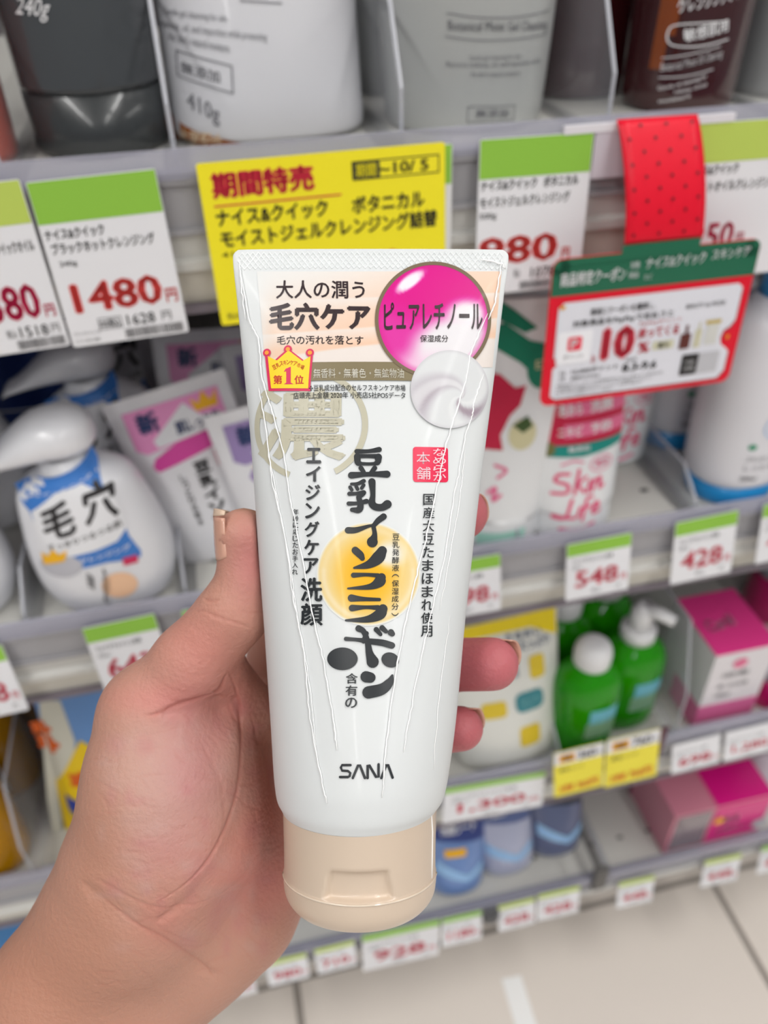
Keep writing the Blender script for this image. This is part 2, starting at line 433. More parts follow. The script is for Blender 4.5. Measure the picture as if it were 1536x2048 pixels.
# yellow sale card
c = Card('large yellow sale card for the 410g refill, half hidden behind the white tube', (391, 328), (890, 284), (446, 651), Y=Y0-.006, hdr=None, body=yellow_ink, name='sale_card')
YC = c
c.put('heading', [('期間特売', .045, .055, .455, .21, .055), ('R', .045, .245, .56, .255)], red_ink, label='red heading with underline')
c.put('lettering', [('ナイス&クイック', .045, .27, .50, .375, .04), ('ボタニカル', .60, .27, .91, .375, .04), ('モイストジェルクレンジング詰替', .05, .395, .965, .505, .04), ('410g', .045, .53, .16, .57, .01), ('~10/ 5', .72, .085, .93, .155, .03), ('税込968円', .03, .92, .12, .965)], black_ink)
c.put('period_box', [('R', .61, .065, .725, .175)], ink('dark_olive', (58, 58, 40)))
c.put('period_words', [('期間', .625, .08, .71, .16, .03)], yellow_ink, off=.0004)
c.put('frame', [('O', .61, .065, .975, .175, .0005)], black_ink)
c.put('price', [('880', .28, .62, .86, .93, .035)], red_ink, label='large red numerals')
c = Card('white card with green band tucked behind the yellow sale card', (860, 290), (905, 287), (850, 600), Y=Y0-.0028, group='price cards on the top shelf rail')

# lower rails: (label, TL, TR, BL, price, header)
LOW = [
 (1, 'small price card cut by the left edge, on the second rail', (-135, 1318), (3, 1290), (-85, 1450), '598', green_ink),
 (1, 'price card 643 yen touching the thumb side of the hand, second rail', (163, 1258), (308, 1227), (212, 1388), '643', green_ink),
 (1, 'price card mostly behind the thumb, second rail', (362, 1222), (490, 1200), (392, 1340), '598', green_ink),
 (1, 'price card peeking right of the white tube, second rail', (872, 1130), (1001, 1107), (862, 1245), '498', green_ink),
 (1, 'price card 548 yen under the pink and white face wash, second rail', (1134, 1090), (1264, 1065), (1106, 1208), '548', green_ink),
 (1, 'price card 428 yen under the blue-based bottle, second rail', (1352, 1046), (1478, 1020), (1312, 1176), '428', green_ink),
 (1, 'price card at the right edge of the second rail', (1528, 1010), (1650, 985), (1480, 1135), '458', green_ink),
 (2, 'wide price card 1,300 yen right of the white tube, third rail', (888, 1578), (1092, 1542), (876, 1650), '1,300', green_ink),
 (2, 'white price card right of the yellow cards, third rail', (1345, 1492), (1442, 1468), (1318, 1555), '698', white_card),
 (2, 'white price card at the right edge, third rail', (1452, 1466), (1560, 1440), (1430, 1528), '1,280', white_card),
 (3, 'price card 398 yen below the wrist, lowest rail', (432, 1953), (500, 1934), (424, 2010), '398', green_ink),
 (3, 'price card 980 yen left of the tube cap, lowest rail', (530, 1925), (612, 1905), (534, 1975), '980', lime_ink),
 (3, 'price card 710 yen under the tube cap, lowest rail', (628, 1900), (708, 1880), (634, 1950), '710', lime_ink),
 (3, 'wide price card 928 yen right below the tube cap, lowest rail', (724, 1872), (880, 1838), (732, 1942), '928', green_ink),
 (3, 'price card 1180 yen with green band, lowest rail', (884, 1838), (964, 1820), (890, 1894), '1180', green_ink),
 (3, 'price card 428 yen beside the grey clip, lowest rail', (996, 1812), (1070, 1794), (998, 1864), '428', lime_ink),
 (3, 'price card 428 yen left of the dark divider foot, lowest rail', (1076, 1790), (1160, 1771), (1078, 1842), '428', lime_ink),
 (3, 'price card 448 yen right of the dark divider foot, lowest rail', (1238, 1766), (1310, 1750), (1232, 1818), '448', lime_ink),
 (3, 'price card 448 yen above the floor joint at right, lowest rail', (1410, 1722), (1484, 1706), (1400, 1776), '448', lime_ink),
 (3, 'price card cut by the right edge, lowest rail', (1524, 1694), (1600, 1676), (1512, 1750), '498', green_ink),
]
for row, lab, TL, TR, BL, pr, hd in LOW:
    hf = {1: .22, 2: .15, 3: .17}[row]
    c = Card(lab, TL, TR, BL, Y=Y0-.003, delta={1: .008, 2: .008, 3: .010}[row], hdr=hd, hfrac=hf, group=f'price cards on the {names[row]} shelf rail')
    c.put('price', [(pr, .14, .50, .82, .80, .03), ('円', .86, .68, .95, .80, .02)], pink_ink, label='red numerals')
    c.put('lettering', [('フェイスウォッシュ本体', .08, .28, .72, .36, .02), ('150ml', .08, .40, .24, .46), ('税込', .40, .86, .55, .93), ('円', .8, .86, .86, .93)], grey_ink)
for lab, TL, TR, BL, pr in [('yellow sale card 360 yen under the first green bottle', (1108, 1508), (1208, 1484), (1090, 1600), '360'), ('yellow sale card 760 yen under the second green bottle', (1214, 1482), (1322, 1457), (1200, 1578), '760')]:
    c = Card(lab, TL, TR, BL, Y=Y0-.008, delta=.010, hdr=white_card, hfrac=.28, body=mat('card_yellow2', (236, 222, 70), .5), name='sale_card', group='yellow sale cards on the third rail')
    c.put('badge', [('R', .10, .07, .42, .24)], ink('orange', (222, 160, 40))); c.put('badge_words', [('特価', .17, .09, .35, .22, .02)], ink('brown', (120, 70, 20)), off=.0004)
    c.put('lettering', [(pr, .48, .06, .84, .25, .03), ('円', .88, .14, .95, .25), ('薬用ハンド', .10, .36, .60, .46)], black_ink)
    c.put('price', [('お買得', .10, .76, .40, .92, .04), (pr+'円', .46, .74, .9, .93, .04)], ink('card_orange', (235, 120, 50)))

# grey clip on the lowest rail
a = onY(982, 1832, Y0-.006); t = thing('rail_clip', 'small dark grey clip between cards on the lowest rail', 'clip', a)
G().box(-.008, -.003, -.008, .008, .003, .008).obj('jaw', mat('clip_grey', (90, 90, 92), .5), t); G().box(-.004, -.006, -.004, .004, -.003, .006).obj('tab', mat('clip_grey', (90, 90, 92)), t)

# ================================================================== RED STRIP AND COUPON CARD
pop_red = mat('pop_red', (222, 14, 44), .4, .3, coat=.08); pop_green = mat('pop_green', (18, 100, 72), .4, coat=.2); pop_white = mat('pop_white', (222, 223, 232), .4, coat=.3)
YP = .338
a0 = onY(1233, 240, Y0-.004); a1 = onY(1394, 229, Y0-.004); b0 = onY(1248, 492, YP+.001); b1 = onY(1404, 478, YP+.001)
t = thing('hanging_strip', 'glossy red strip with small black dots hanging from the top rail', 'strip', a0)
g = G(); gd = G(); N = 16; W = 8
def strip_pt(u, v):
    # v 0 top .. 1 bottom, bowing outward
    z = a0[2]+(b0[2]-a0[2])*v+.0; y = (Y0-.004)+(YP+.001-Y0+.004)*(math.sin(v*math.pi/2)**.8)
    x = (a0[0]+(b0[0]-a0[0])*v)*(1-u)+(a1[0]+(b1[0]-a1[0])*v)*u
    zz = z*(1-u)+(a1[2]+(b1[2]-a1[2])*v)*u
    return np.array([x, y, zz])
V = []; Fs = []
for i in range(N+1):
    for j in range(W+1): V.append(strip_pt(j/W, i/N)-a0)
for i in range(N):
    for j in range(W): k = i*(W+1)+j; Fs.append((k+W+1, k+W+2, k+1, k))
o = mesh_obj('strip', V, Fs, pop_red, t, smooth=True); md = o.modifiers.new('s', 'SOLIDIFY'); md.thickness = .0004; md.offset = 1
g = G()
for i, v in enumerate(np.arange(.05, .99, .095)):
    for u in ((.1, .42, .74) if i % 2 else (.26, .58, .9)):
        p = strip_pt(u, v); q1 = strip_pt(u+.01, v)-p; q2 = strip_pt(u, v+.01)-p; q1 /= np.linalg.norm(q1); q2 /= np.linalg.norm(q2)
        nn = np.cross(q1, q2); nn = nn if nn[1] < 0 else -nn
        g.add([p-a0+nn*.0009+.0008*(q1*math.cos(a)+q2*math.sin(a)) for a in np.linspace(0, 2*math.pi, 8, endpoint=False)], [tuple(range(8))])
o = g.obj('dots', ink('strip_dots', (80, 10, 24)), t); o['label'] = 'small dark dots'
wA = onY(1128, 252, Y0-.002); wB = onY(1470, 222, Y0-.002)
t = thing('strip_mount', 'white plastic mount on the rail behind the red strip', 'mount', wA)
G().box(0, -.0015, -.0035, wB[0]-wA[0], .001, 0).obj('bar', mat('mount_white', (225, 222, 228), .3), t)
p0 = onY(1190, 262, Y0-.0015); p1 = onY(1250, 350, Y0-.0015)
G().box(p0[0]-wA[0], -.001, p1[2]-wA[2], p1[0]-wA[0]+.01, .0005, -.002).obj('backing', mat('mount_back', (205, 198, 208), .3), t)
# coupon card
mw, cw, ch = plane_frame((1107, 520), (1525, 476), (1092, 812), YP, .004)
POP = Plate(mw); t = thing('coupon_card', 'green and red coupon card with white ticket panel hung under the red strip', 'sign', mw)
G().prism_y(rrpts(0, -ch, cw, 0, .005, 5), 0, .0008).obj('board', pop_red, t)
POP.printed('green_header', [poly([p for p in rrpts(0, -ch, cw, 0, .005, 5) if p[1] > -.01]+[(0, -ch*.235), (cw, -ch*.235)])] if False else [rrect(.0002, -ch*.235, cw-.0002, -.004), rrect(.004, -.0045, cw-.004, -.0002), ellipse(.0045, -.0045, .0043, .0043), ellipse(cw-.0045, -.0045, .0043, .0043)], pop_green, t, .0002)
tab0, tab1 = POP.loc(1246, 485), POP.loc(1403, 472)
POP.printed('green_tab', [rrect(tab0[0], -.003, tab1[0], .0035)], pop_green, t, .0003)
def f(u, v): return (u*cw, -v*ch)
tick = [f(.07, .28), f(.93, .28), f(.955, .31), f(.955, .53), f(.935, .575), f(.905, .60), f(.895, .65), f(.905, .70), f(.935, .73), f(.955, .76), f(.955, .90), f(.925, .955), f(.07, .955), f(.045, .93), f(.045, .73), f(.085, .68), f(.045, .65), f(.045, .31)]
sh = [(p[0]+.0006, p[1]-.0008) for p in tick]
POP.printed('ticket_edge', [poly(sh)], ink('ticket_grey', (110, 92, 100)), t, .0003)
POP.printed('ticket_panel', [poly(tick)], pop_white, t, .0005, label='white ticket shape with notched sides')
def PT(name, items, m, off=.0008, label=None):
    shp = []
    for it in items:
        if it[0] == 'R': shp.append(rrect(it[1]*cw, -it[4]*ch, it[3]*cw, -it[2]*ch, it[5] if len(it) > 5 else 0)); continue
        b = it[5] if len(it) > 5 else 0
        shp.append(POP.text(it[0], f(it[1], it[4]), f(it[3], it[4]), f(it[1], it[2]), b, 2, px=False))
    return POP.printed(name, shp, m, t, off, label=label)
PT('header_words', [('商品特定クーポン', .04, .085, .35, .175, .035), ('ナイス&クイック', .44, .045, .73, .12, .03), ('スキンケア', .76, .04, .95, .105, .03), ('対象', .365, .06, .41, .105, .02), ('商品', .365, .125, .41, .165, .02), ('など', .44, .15, .48, .185, .01)], white_ink, .0006)
PT('lettering', [('事前にクーポンを獲得し、', .20, .335, .52, .385, .02), ('対象商品をPayPayで支払うと', .12, .405, .62, .46, .02), ('BEAUTY de MODE', .68, .385, .88, .415, .01), ('ポイント', .09, .635, .19, .67, .02), ('付与', .08, .75, .11, .78, .01), ('上限', .08, .79, .11, .82, .01), ('10,000ポイント', .14, .745, .38, .785, .02), ('期間内付与合計', .14, .80, .29, .825, .01), ('2025年', .41, .715, .47, .74, .01), ('8.3-9.6', .40, .755, .58, .815, .04),
   ('※獲得済みクーポンの対象商品をPayPayで支払うと後日付与', .07, .845, .62, .868), ('※詳細は店頭またはアプリでご確認ください', .07, .874, .57, .892), ('※上限に達した場合は終了いたします。対象外商品あり', .07, .898, .52, .914), ('※クーポン画面をレジにて提示', .07, .920, .36, .936)], black_ink, .0008)
PT('logo_tile', [('R', .055, .475, .225, .70, .0012)], mat('tile_white', (238, 238, 243), .4), .0008)
PT('logo_square', [('R', .105, .515, .175, .61, .001)], ink('logo_red', (232, 60, 84)), .001)
PT('logo_letter', [('P', .12, .53, .155, .595, .03)], white_ink, .0012)
PT('big_number', [('10', .275, .475, .445, .715, .07), ('最大', .235, .66, .255, .72, .01), ('PayPayポイント', .455, .465, .67, .495, .01), ('戻ってくる', .455, .51, .665, .585, .04), ('%', .465, .61, .525, .69, .04)], red_ink, .0009, 'red 10 with words')
PT('pill', [('R', .54, .62, .65, .68, .0008)], ink('beige_pill', (205, 203, 175)), .0008); PT('pill_words', [('還元', .565, .63, .625, .67, .02)], black_ink, .001)
PT('black_box', [('R', .71, .745, .80, .90, .0008)], black_ink, .0008); PT('grey_box', [('R', .80, .745, .91, .90, .0008)], ink('pale_box', (190, 190, 196)), .0008, label='plain grey square')
PT('black_box_words', [('対象', .73, .79, .78, .82, .01), ('店舗', .73, .835, .78, .865, .01)], white_ink, .001)
PT('picture_brown_bottle', [('R', .68, .59, .735, .70, .0006), ('R', .70, .53, .715, .60)], ink('pic_brown', (92, 40, 34)), .0008)
PT('picture_beige_bottle', [('R', .755, .57, .79, .70, .0006), ('R', .767, .52, .777, .575)], ink('pic_beige', (200, 196, 168)), .0008)
PT('picture_white_pouch', [('R', .81, .53, .875, .69)], ink('pic_white', (208, 208, 204)), .0008); PT('picture_pouch_top', [('R', .80, .515, .88, .54)], ink('pic_gold', (190, 165, 70)), .0009)
PT('gold_marks', [('R', .925, .635, .94, .665, .0004), ('R', .05, .295, .075, .32, .0004)], ink('gold', (215, 150, 30)), .0009)

#PART2
# ================================================================== HELD TUBE (frame: x right, y away from the lens, z up; origin 190 mm out on the axis)
ZT = .190
def view_frame(dist):
    o = CAM+W2C@np.array([0, 0, dist])
    return Matrix(((ex[0], ez[0], -ey[0], o[0]), (ex[1], ez[1], -ey[1], o[1]), (ex[2], ez[2], -ey[2], o[2]), (0, 0, 0, 1)))
def tz(py): return -(py-1024)/F*ZT
def tx(px): return (px-768)/F*ZT
def tring(py, xl, xr, b, n=2.0): return (tz(py), (xr-xl)/2/F*ZT, b, n, tx((xl+xr)/2), 0.0)
TUBE = [tring(1612, 566, 871, .0182), tring(1604, 562, 876, .0186), tring(1590, 555, 886, .0192), tring(1565, 551, 893, .0196), tring(1530, 548, 899, .0198), tring(1450, 543, 910, .0192), tring(1350, 536, 920, .0180),
        tring(1250, 529, 929, .0168), tring(1150, 521, 940, .0152), tring(1050, 514, 951, .0135), tring(950, 507, 963, .0117), tring(850, 499, 976, .0097), tring(750, 489, 989, .0076), tring(650, 479, 1001, .0052),
        tring(590, 473, 1008, .0034), tring(545, 468, 1014, .0017), tring(515, 466, 1017, .0010), tring(506, 469, 1014, .0009), tring(500, 476, 1006, .0008)]
class TubeLoft(Loft): pass
TB = TubeLoft(TUBE, 5, 128); TB.setup(view_frame(ZT))
tube_t = thing('face_wash_tube', 'large white squeeze tube with black Japanese lettering and beige cap, held in the hand', 'tube', TB.mw)
tube_white = mat('tube_white', (214, 217, 218), .42, .4, coat=.08)
V, Fs = TB.geo(captop=True, capbot=True)
mesh_obj('tube_body', V, Fs, tube_white, tube_t, smooth=True)
# crimped seal: raised crosshatch lattice over the top edge
g = G(); z0, z1 = tz(541), tz(506)
def tubepoint(x, z, off): return (x, TB.front(x, z)-off, z)
def lattice(sg):
    xs0 = tx(470); xs1 = tx(1013); st = .0013
    x = xs0-(z1-z0)
    while x < xs1+(z1-z0):
        a = (x, z0); b = (x+sg*(z1-z0)*.8, z1); pts = []
        for q in np.linspace(0, 1, 5):
            X = a[0]+(b[0]-a[0])*q; Z = a[1]+(b[1]-a[1])*q
            if xs0+.0006+(z1-Z)*.03 < X < xs1-.0006-(z1-Z)*.03: pts.append(tubepoint(X, Z, .00005))
        if len(pts) > 1: g.tube(pts, .00014, 4)
        x += st
lattice(1); lattice(-1)
o = g.obj('crimp_lattice', mat('crimp_white', (240, 243, 244), .2, coat=.4), tube_t); o['label'] = 'embossed crosshatch on the flat sealed end'; o['kind'] = 'stuff'
# cap
CAPR = [(tz(1806), .0040, .0040, 2, tx(719), 0), (tz(1804.5), .0120, .0120, 2, tx(719), 0), (tz(1799), .0150, .0150, 2, tx(719), 0), (tz(1788), .01665, .01665, 2, tx(719.5), 0), (tz(1770), .01775, .01775, 2, tx(720), 0), (tz(1742), .0181, .0181, 2, tx(720), 0),
        (tz(1734), .0180, .0180, 2, tx(720), 0), (tz(1728), .0179, .0179, 2, tx(720), 0), (tz(1700), .0179, .0179, 2, tx(720), 0), (tz(1660), .0180, .0180, 2, tx(720), 0), (tz(1620), .01815, .01815, 2, tx(720), 0), (tz(1590), .0183, .0183, 2, tx(720), 0), (tz(1587), .0180, .0180, 2, tx(720), 0)]
CP = Loft(CAPR, 9, 144); CP.setup(TB.mw)
nz0, nz1 = tz(1732), tz(1680); nx = tx(722)
def notch(x, y, z):
    if y > 0: return 0
    h = .0060+.0012*max(0, 1-abs((z-nz0)/(nz1-nz0)))
    u = 1/(1+math.exp((abs(x-nx)-h)/.00018)); v = 1/(1+math.exp((z-nz1)/.00016))/(1+math.exp((nz0-z)/.00016))
    return u*v*.0016
V, Fs = CP.geo(disp=notch)
mesh_obj('cap', V, Fs, mat('cap_beige', (206, 187, 168), .35, .5, coat=.3), tube_t, smooth=True)
seam = [(CP.sect(tz(1590))[3]+.01845*math.cos(a), .01845*math.sin(a), tz(1589)) for a in np.linspace(0, 2*math.pi, 80)]
G().tube(seam, .00022, 6, cap=False).obj('cap_seam', mat('seam', (150, 125, 110), .5), tube_t)

ink_k = ink('tube_black', (36, 40, 44), .35)
def TP(name, shapes, m, off=.00012, cut=.0016, zcut=.004, par=None, **k): return TB.printed(name, shapes, m, par or tube_t, off, cut, zcut=zcut, **k)
def tt(body, x0, y0, x1, y1, bold=0, slope=0, res=3): return TB.text(body, (x0, y1), (x1, y1+slope), (x0, y0), bold, res)
def tL(pts): return TB.L(pts)
def px_r(r): return r/F*ZT*.95
# --- header label: peach panel with soft waves (print), gradient held in a colour attribute
def gridpatch(poly_px, nx_=60, nz_=40):
    """quad patch from four px corners TL,TR,BR,BL"""
    TL, TR, BR, BL = [np.array(p, float) for p in poly_px]; V = []; Fs = []
    for j in range(nz_+1):
        for i in range(nx_+1):
            u, v = i/nx_, j/nz_; p = (TL*(1-u)+TR*u)*(1-v)+(BL*(1-u)+BR*u)*v; V.append(tuple(p))
    for j in range(nz_):
        for i in range(nx_): k = j*(nx_+1)+i; Fs.append((k, k+nx_+1, k+nx_+2, k+1))
    return V, Fs
vc = mat('print_colour', (255, 255, 255), .42, .3, coat=.05, vcol=True)
def pxprint(name, V, Fs, colf, off, label=None):
    P = []; 
    for p in V:
        x, z = TB.loc(*p); P.append((x, TB.front(x, z)-off, z))
    cols = np.array([lin(colf(*p)) for p in V])*.86; F2 = orient([(p[0], p[2]) for p in P], Fs)
    o = mesh_obj(name, P, F2, vc, tube_t, smooth=True, cols=cols)
    if label: o['label'] = label
    return o
def mixc(a, b, t): t = max(0, min(1, t)); return tuple(a[i]*(1-t)+b[i]*t for i in range(3))
def sst(a, b, x): t = max(0, min(1, (x-a)/(b-a))); return t*t*(3-2*t)
def peach(px, py):
    u = (px-512)/500; v = (py-540)/200
    base = mixc((237, 236, 234), (243, 205, 178), sst(.0, .75, v*.7+u*.55))
    e1 = 590+30*u-.00*px; c = base
    w1 = 640-48*u; c = mixc(c, (241, 226, 216), .75*sst(-26, 0, -(py-w1)-26)*(1 if py < w1 else 0) if False else 0)
    # three pale sweeps
    for yc, sl, wd in ((604, -18, 26), (672, -36, 30)):
        d = (py-(yc+sl*u))/wd
        c = mixc(c, (240, 232, 226), .8*sst(-.12, .05, d)*max(0, min(1, 1-d)))
    c = mixc(c, (237, 230, 226), .9*sst(-3, 3, py-(722-44*u-12*math.sin(u*3))))
    c = mixc((236, 237, 236), c, sst(0, .10, (px-512)/500*1+.02))
    return c
V, Fs = gridpatch([(514, 543), (1003, 543), (985, 735), (531, 735)], 200, 120)
pxprint('peach_panel', V, Fs, peach, .00010, 'peach panel with pale waves')
# --- olive band, pale fine-print band
OB = TP('olive_band', [poly(tL([(612, 725), (830, 725), (835, 762), (612, 762)]))], ink('olive', (124, 112, 82)), .00027)
TP('band_lettering', [tt('無香料・無着色・無鉱物油', 627, 738, 808, 757, .008)], ink('pale_olive_text', (222, 218, 205)), .00038, par=OB)
# --- big pale kanji in a ring
tan = ink('tan', (186, 182, 162), .35)
TP('ring_mark', [annulus(*tL([(619, 850)])[0], px_r(118), px_r(113), px_r(12), 80, -62, 249)], tan, .00018, label='pale tan ring')
TP('ring_kanji', [tt('濃', 512, 778, 692, 922, .022)], tan, .00020, cut=.0010, zcut=.0018, label='large pale tan character')
# --- crown badge
cr = ink('crown_red', (206, 26, 84)); cy = ink('crown_yellow', (250, 205, 10)); co = ink('crown_orange', (246, 150, 40)); br = ink('crown_text', (196, 50, 20))
crown = [(534, 712), (541, 779), (618, 779), (619, 760), (623, 712), (606, 722), (577, 700), (553, 721)]
def grow(pts, k):
    c_ = np.mean(pts, 0); return [tuple(c_+(np.array(p)-c_)*k) for p in pts]
CO = TP('crown_outline', [poly(tL(grow(crown, 1.08)))]+[ellipse(*tL([p])[0], px_r(8.5), px_r(8.5), 20) for p in ((534, 706), (576, 699), (620, 706))], cr, .00032)
TP('crown_face', [poly(tL(grow(crown, .96)))], cy, .0004, par=CO)
TP('crown_beads', [ellipse(*tL([p])[0], px_r(4.5), px_r(4.5), 16) for p in ((534, 706), (576, 699), (620, 706))], co, .00042, par=CO)
arc = []
for k, ch_ in enumerate('豆乳スキンケア市場'):
    u = k/8; x = 549+56*u; y = 733-10*math.sin(u*math.pi)+2; a = (u-.5)*.9; h = 4.6
    cs, sn = math.cos(a), math.sin(a)
    q = lambda dx, dy: (x+dx*cs-dy*sn, y+dx*sn+dy*cs)
    arc.append(TB.text(ch_, q(-h*.8, h), q(h*.8, h), q(-h*.8, -h), .01, 2))
TP('crown_small_lettering', arc+[tt('第', 547, 751, 565, 769, .03), tt('位', 589, 751, 608, 769, .03)], br, .00046, par=CO)
TP('crown_number', [poly(tL([(572, 738), (582, 734), (582, 766), (588, 769), (568, 769), (573, 766), (573, 743), (568, 744)]))], cr, .00047, par=CO)
# --- header lettering
bk = ink('header_black', (52, 38, 42), .35)
TP('header_lettering', [tt('大人の潤う', 552, 561, 730, 598, .018), tt('毛穴ケア', 538, 606, 742, 662, .05), tt('毛穴の汚れを落とす', 554, 672, 727, 690, .012)], bk, .0002)
TP('fine_lettering', [tt('✢豆乳成分配合のセルフスキンケア市場', 618, 770, 811, 783, .008), tt('店頭売上金額 2020年 小売店5社POSデータ', 587, 785, 811, 798, .008)], ink_k, .00032)
# --- magenta sphere picture
CX, CY, CR = 866, 640, 110
def discpx(cx, cy, r, n=46, rx=1.0):
    V = [(cx, cy)]; Fs = []; m_ = 72
    for i in range(1, n+1):
        rr = r*i/n
        for k in range(m_): a = 2*math.pi*k/m_; V.append((cx+rr*rx*math.cos(a), cy+rr*math.sin(a)))
    for k in range(m_): Fs.append((0, 1+k, 1+(k+1) % m_))
    for i in range(n-1):
        for k in range(m_): a = 1+i*m_+k; b = 1+i*m_+(k+1) % m_; Fs.append((a, b, b+m_, a+m_))
    return V, Fs
def sphere(px, py):
    x, y = (px-CX)/CR, (py-CY)/CR
    mg = (222, 0, 140); c = mg
    # deep band at the top, lighter body
    t = sst(-.45, .25, y-.18*math.cos(x*2.2)+.15*abs(x)**2*0-x*.10)
    c = mixc(mg, (226, 60, 168), t*.9)
    d = math.hypot((x-.45)/.95, (y-.62)/.80)
    c = mixc((235, 232, 236), c, sst(.62, 1.12, d))
    d2 = math.hypot((x-.62)/.42, (y+.12)/.28); c = mixc((240, 236, 240), c, sst(.4, 1.25, d2))
    d3 = math.hypot((x+.2)/.9, (y-1.0)/.5); c = mixc((240, 205, 228), c, sst(.2, 1.2, d3))
    hx, hy = x+.42, y+.70; hx, hy = hx*.92-hy*.39*-1, hy*.92+hx*.39
    c = mixc((246, 238, 246), c, sst(.6, 1.15, math.hypot(hx/.20, hy/.15)))
    edge = sst(.86, 1.0, math.hypot(x, y)); c = mixc(c, mixc(c, (214, 20, 140), .5), edge)
    return c
V, Fs = discpx(CX, CY, 110, 46, 1.0)
pxprint('sphere_picture', V, Fs, sphere, .00034, 'glossy magenta bubble picture')
cxz = tL([(CX, CY)])[0]
def ringpx(cx, cy, r0, r1, a0, a1, n=90):
    V = []; Fs = []
    for a in np.radians(np.linspace(a0, a1, n)):
        V += [(cx+r0*math.cos(a), cy-r0*math.sin(a)), (cx+r1*math.cos(a), cy-r1*math.sin(a))]
    for i in range(n-1): Fs.append((2*i, 2*i+1, 2*i+3, 2*i+2))
    return V, Fs
V, Fs = ringpx(CX, CY, 109, 116, -47, 292)
pxprint('sphere_ring', V, Fs, lambda x, y: (124, 108, 84), .00038, 'thin bronze ring')
TP('sphere_lettering', [tt('ピュアレチノール', 768, 606, 965, 662, .02), tt('保湿成分', 840, 671, 896, 685, .006)], bk, .0005)
# --- cream swirl picture
SX, SY, SR = 899, 779, 78
def swirl(px, py):
    x, y = (px-SX)/SR, (py-SY)/SR; cx_, cy_ = x-.28, y-.22
    r_ = math.hypot(cx_, cy_)+1e-6; a = math.atan2(cy_, cx_)
    s_ = math.sin(a*2+2.8*math.log(r_+.12)+1.2); s2 = math.sin(a*3+4.5*math.log(r_+.2)+.4)
    c = mixc((222, 224, 226), (186, 178, 188), sst(.0, 1.0, s_*.75+.1)*min(1, r_*1.6))
    c = mixc(c, (158, 140, 152), .8*sst(.55, 1, s_)*sst(-.2, .6, y)*sst(1.15, .7, r_))
    c = mixc(c, (236, 237, 238), sst(.5, 1, -s2)*.6)
    return mixc(c, (205, 203, 208), sst(.9, 1, math.hypot(x, y))*.7)
V, Fs = discpx(SX, SY, SR, 40, 1.0)
pxprint('cream_picture', V, Fs, swirl, .00046, 'swirl of white cream picture')
# --- red seal
RS = TP('red_seal', [rrect(tL([(826, 964)])[0][0], tL([(826, 964)])[0][1], tL([(896, 895)])[0][0], tL([(896, 895)])[0][1], .0007)], ink('seal_red', (222, 28, 74), .3), .00014)
TP('seal_lettering', [tt('本', 833, 904, 860, 928, .006), tt('舗', 833, 934, 861, 959, .006)]+[tt(ch_, 866, 897+i*16.5, 892, 912+i*16.5, .006) for i, ch_ in enumerate('なめらか')], ink('seal_pale', (246, 214, 222)), .00024, par=RS)
# --- yellow bean glow picture
BX, BY, BR_ = 737, 1148, 104
def bean(px, py):
    x, y = (px-BX)/BR_, (py-BY)/BR_; r_ = math.hypot(x, y)
    c = mixc((244, 190, 70), (240, 214, 150), sst(.2, .9, r_))
    c = mixc((247, 186, 30), c, sst(.15, .85, math.hypot((x+.05)/.9, (y-.05)/1.1)))
    c = mixc((238, 236, 226), c, sst(.12, .42, math.hypot((x-.40)/1.0, (y+.38)/.85)))
    rim = math.exp(-((r_-.86)/.05)**2)*.55*(1 if y > -.1 else .4); c = mixc(c, (248, 234, 205), rim)
    return mixc(c, (236, 239, 240), sst(.93, 1.0, r_))
V, Fs = discpx(BX, BY, BR_, 50, 1.0)
pxprint('bean_picture', V, Fs, bean, .00012, 'soft orange yellow disc')
# --- columns of lettering
def column(chars, xc, y0, y1, wd, bold=0, hs=None):
    n = len(chars); out = []; st = (y1-y0)/n
    for i, ch_ in enumerate(chars):
        hw = wd/2; t_ = y0+i*st; k = {'（': '︵', '）': '︶'}.get(ch_, ch_)
        fh = .88 if k not in '︵︶' else .45; fw = 1.0 if k not in 'じれっょ' else .85
        out.append(tt(k, xc-hw*fw, t_+st*(1-fh)/2, xc+hw*fw, t_+st*(1-(1-fh)/2), bold))
    return out
def columnxy(chars, x0, y0, x1, y1, wd, bold=0):
    n = len(chars); st = (y1-y0)/n; out = []
    for i, ch_ in enumerate(chars):
        xc = x0+(x1-x0)*(i+.5)/n; t_ = y0+i*st; k = {'（': '︵', '）': '︶'}.get(ch_, ch_)
        fh = .86 if k not in '︵︶' else .42
        out.append(tt(k, xc-wd/2, t_+st*(1-fh)/2, xc+wd/2, t_+st*(1-(1-fh)/2), bold))
    return out
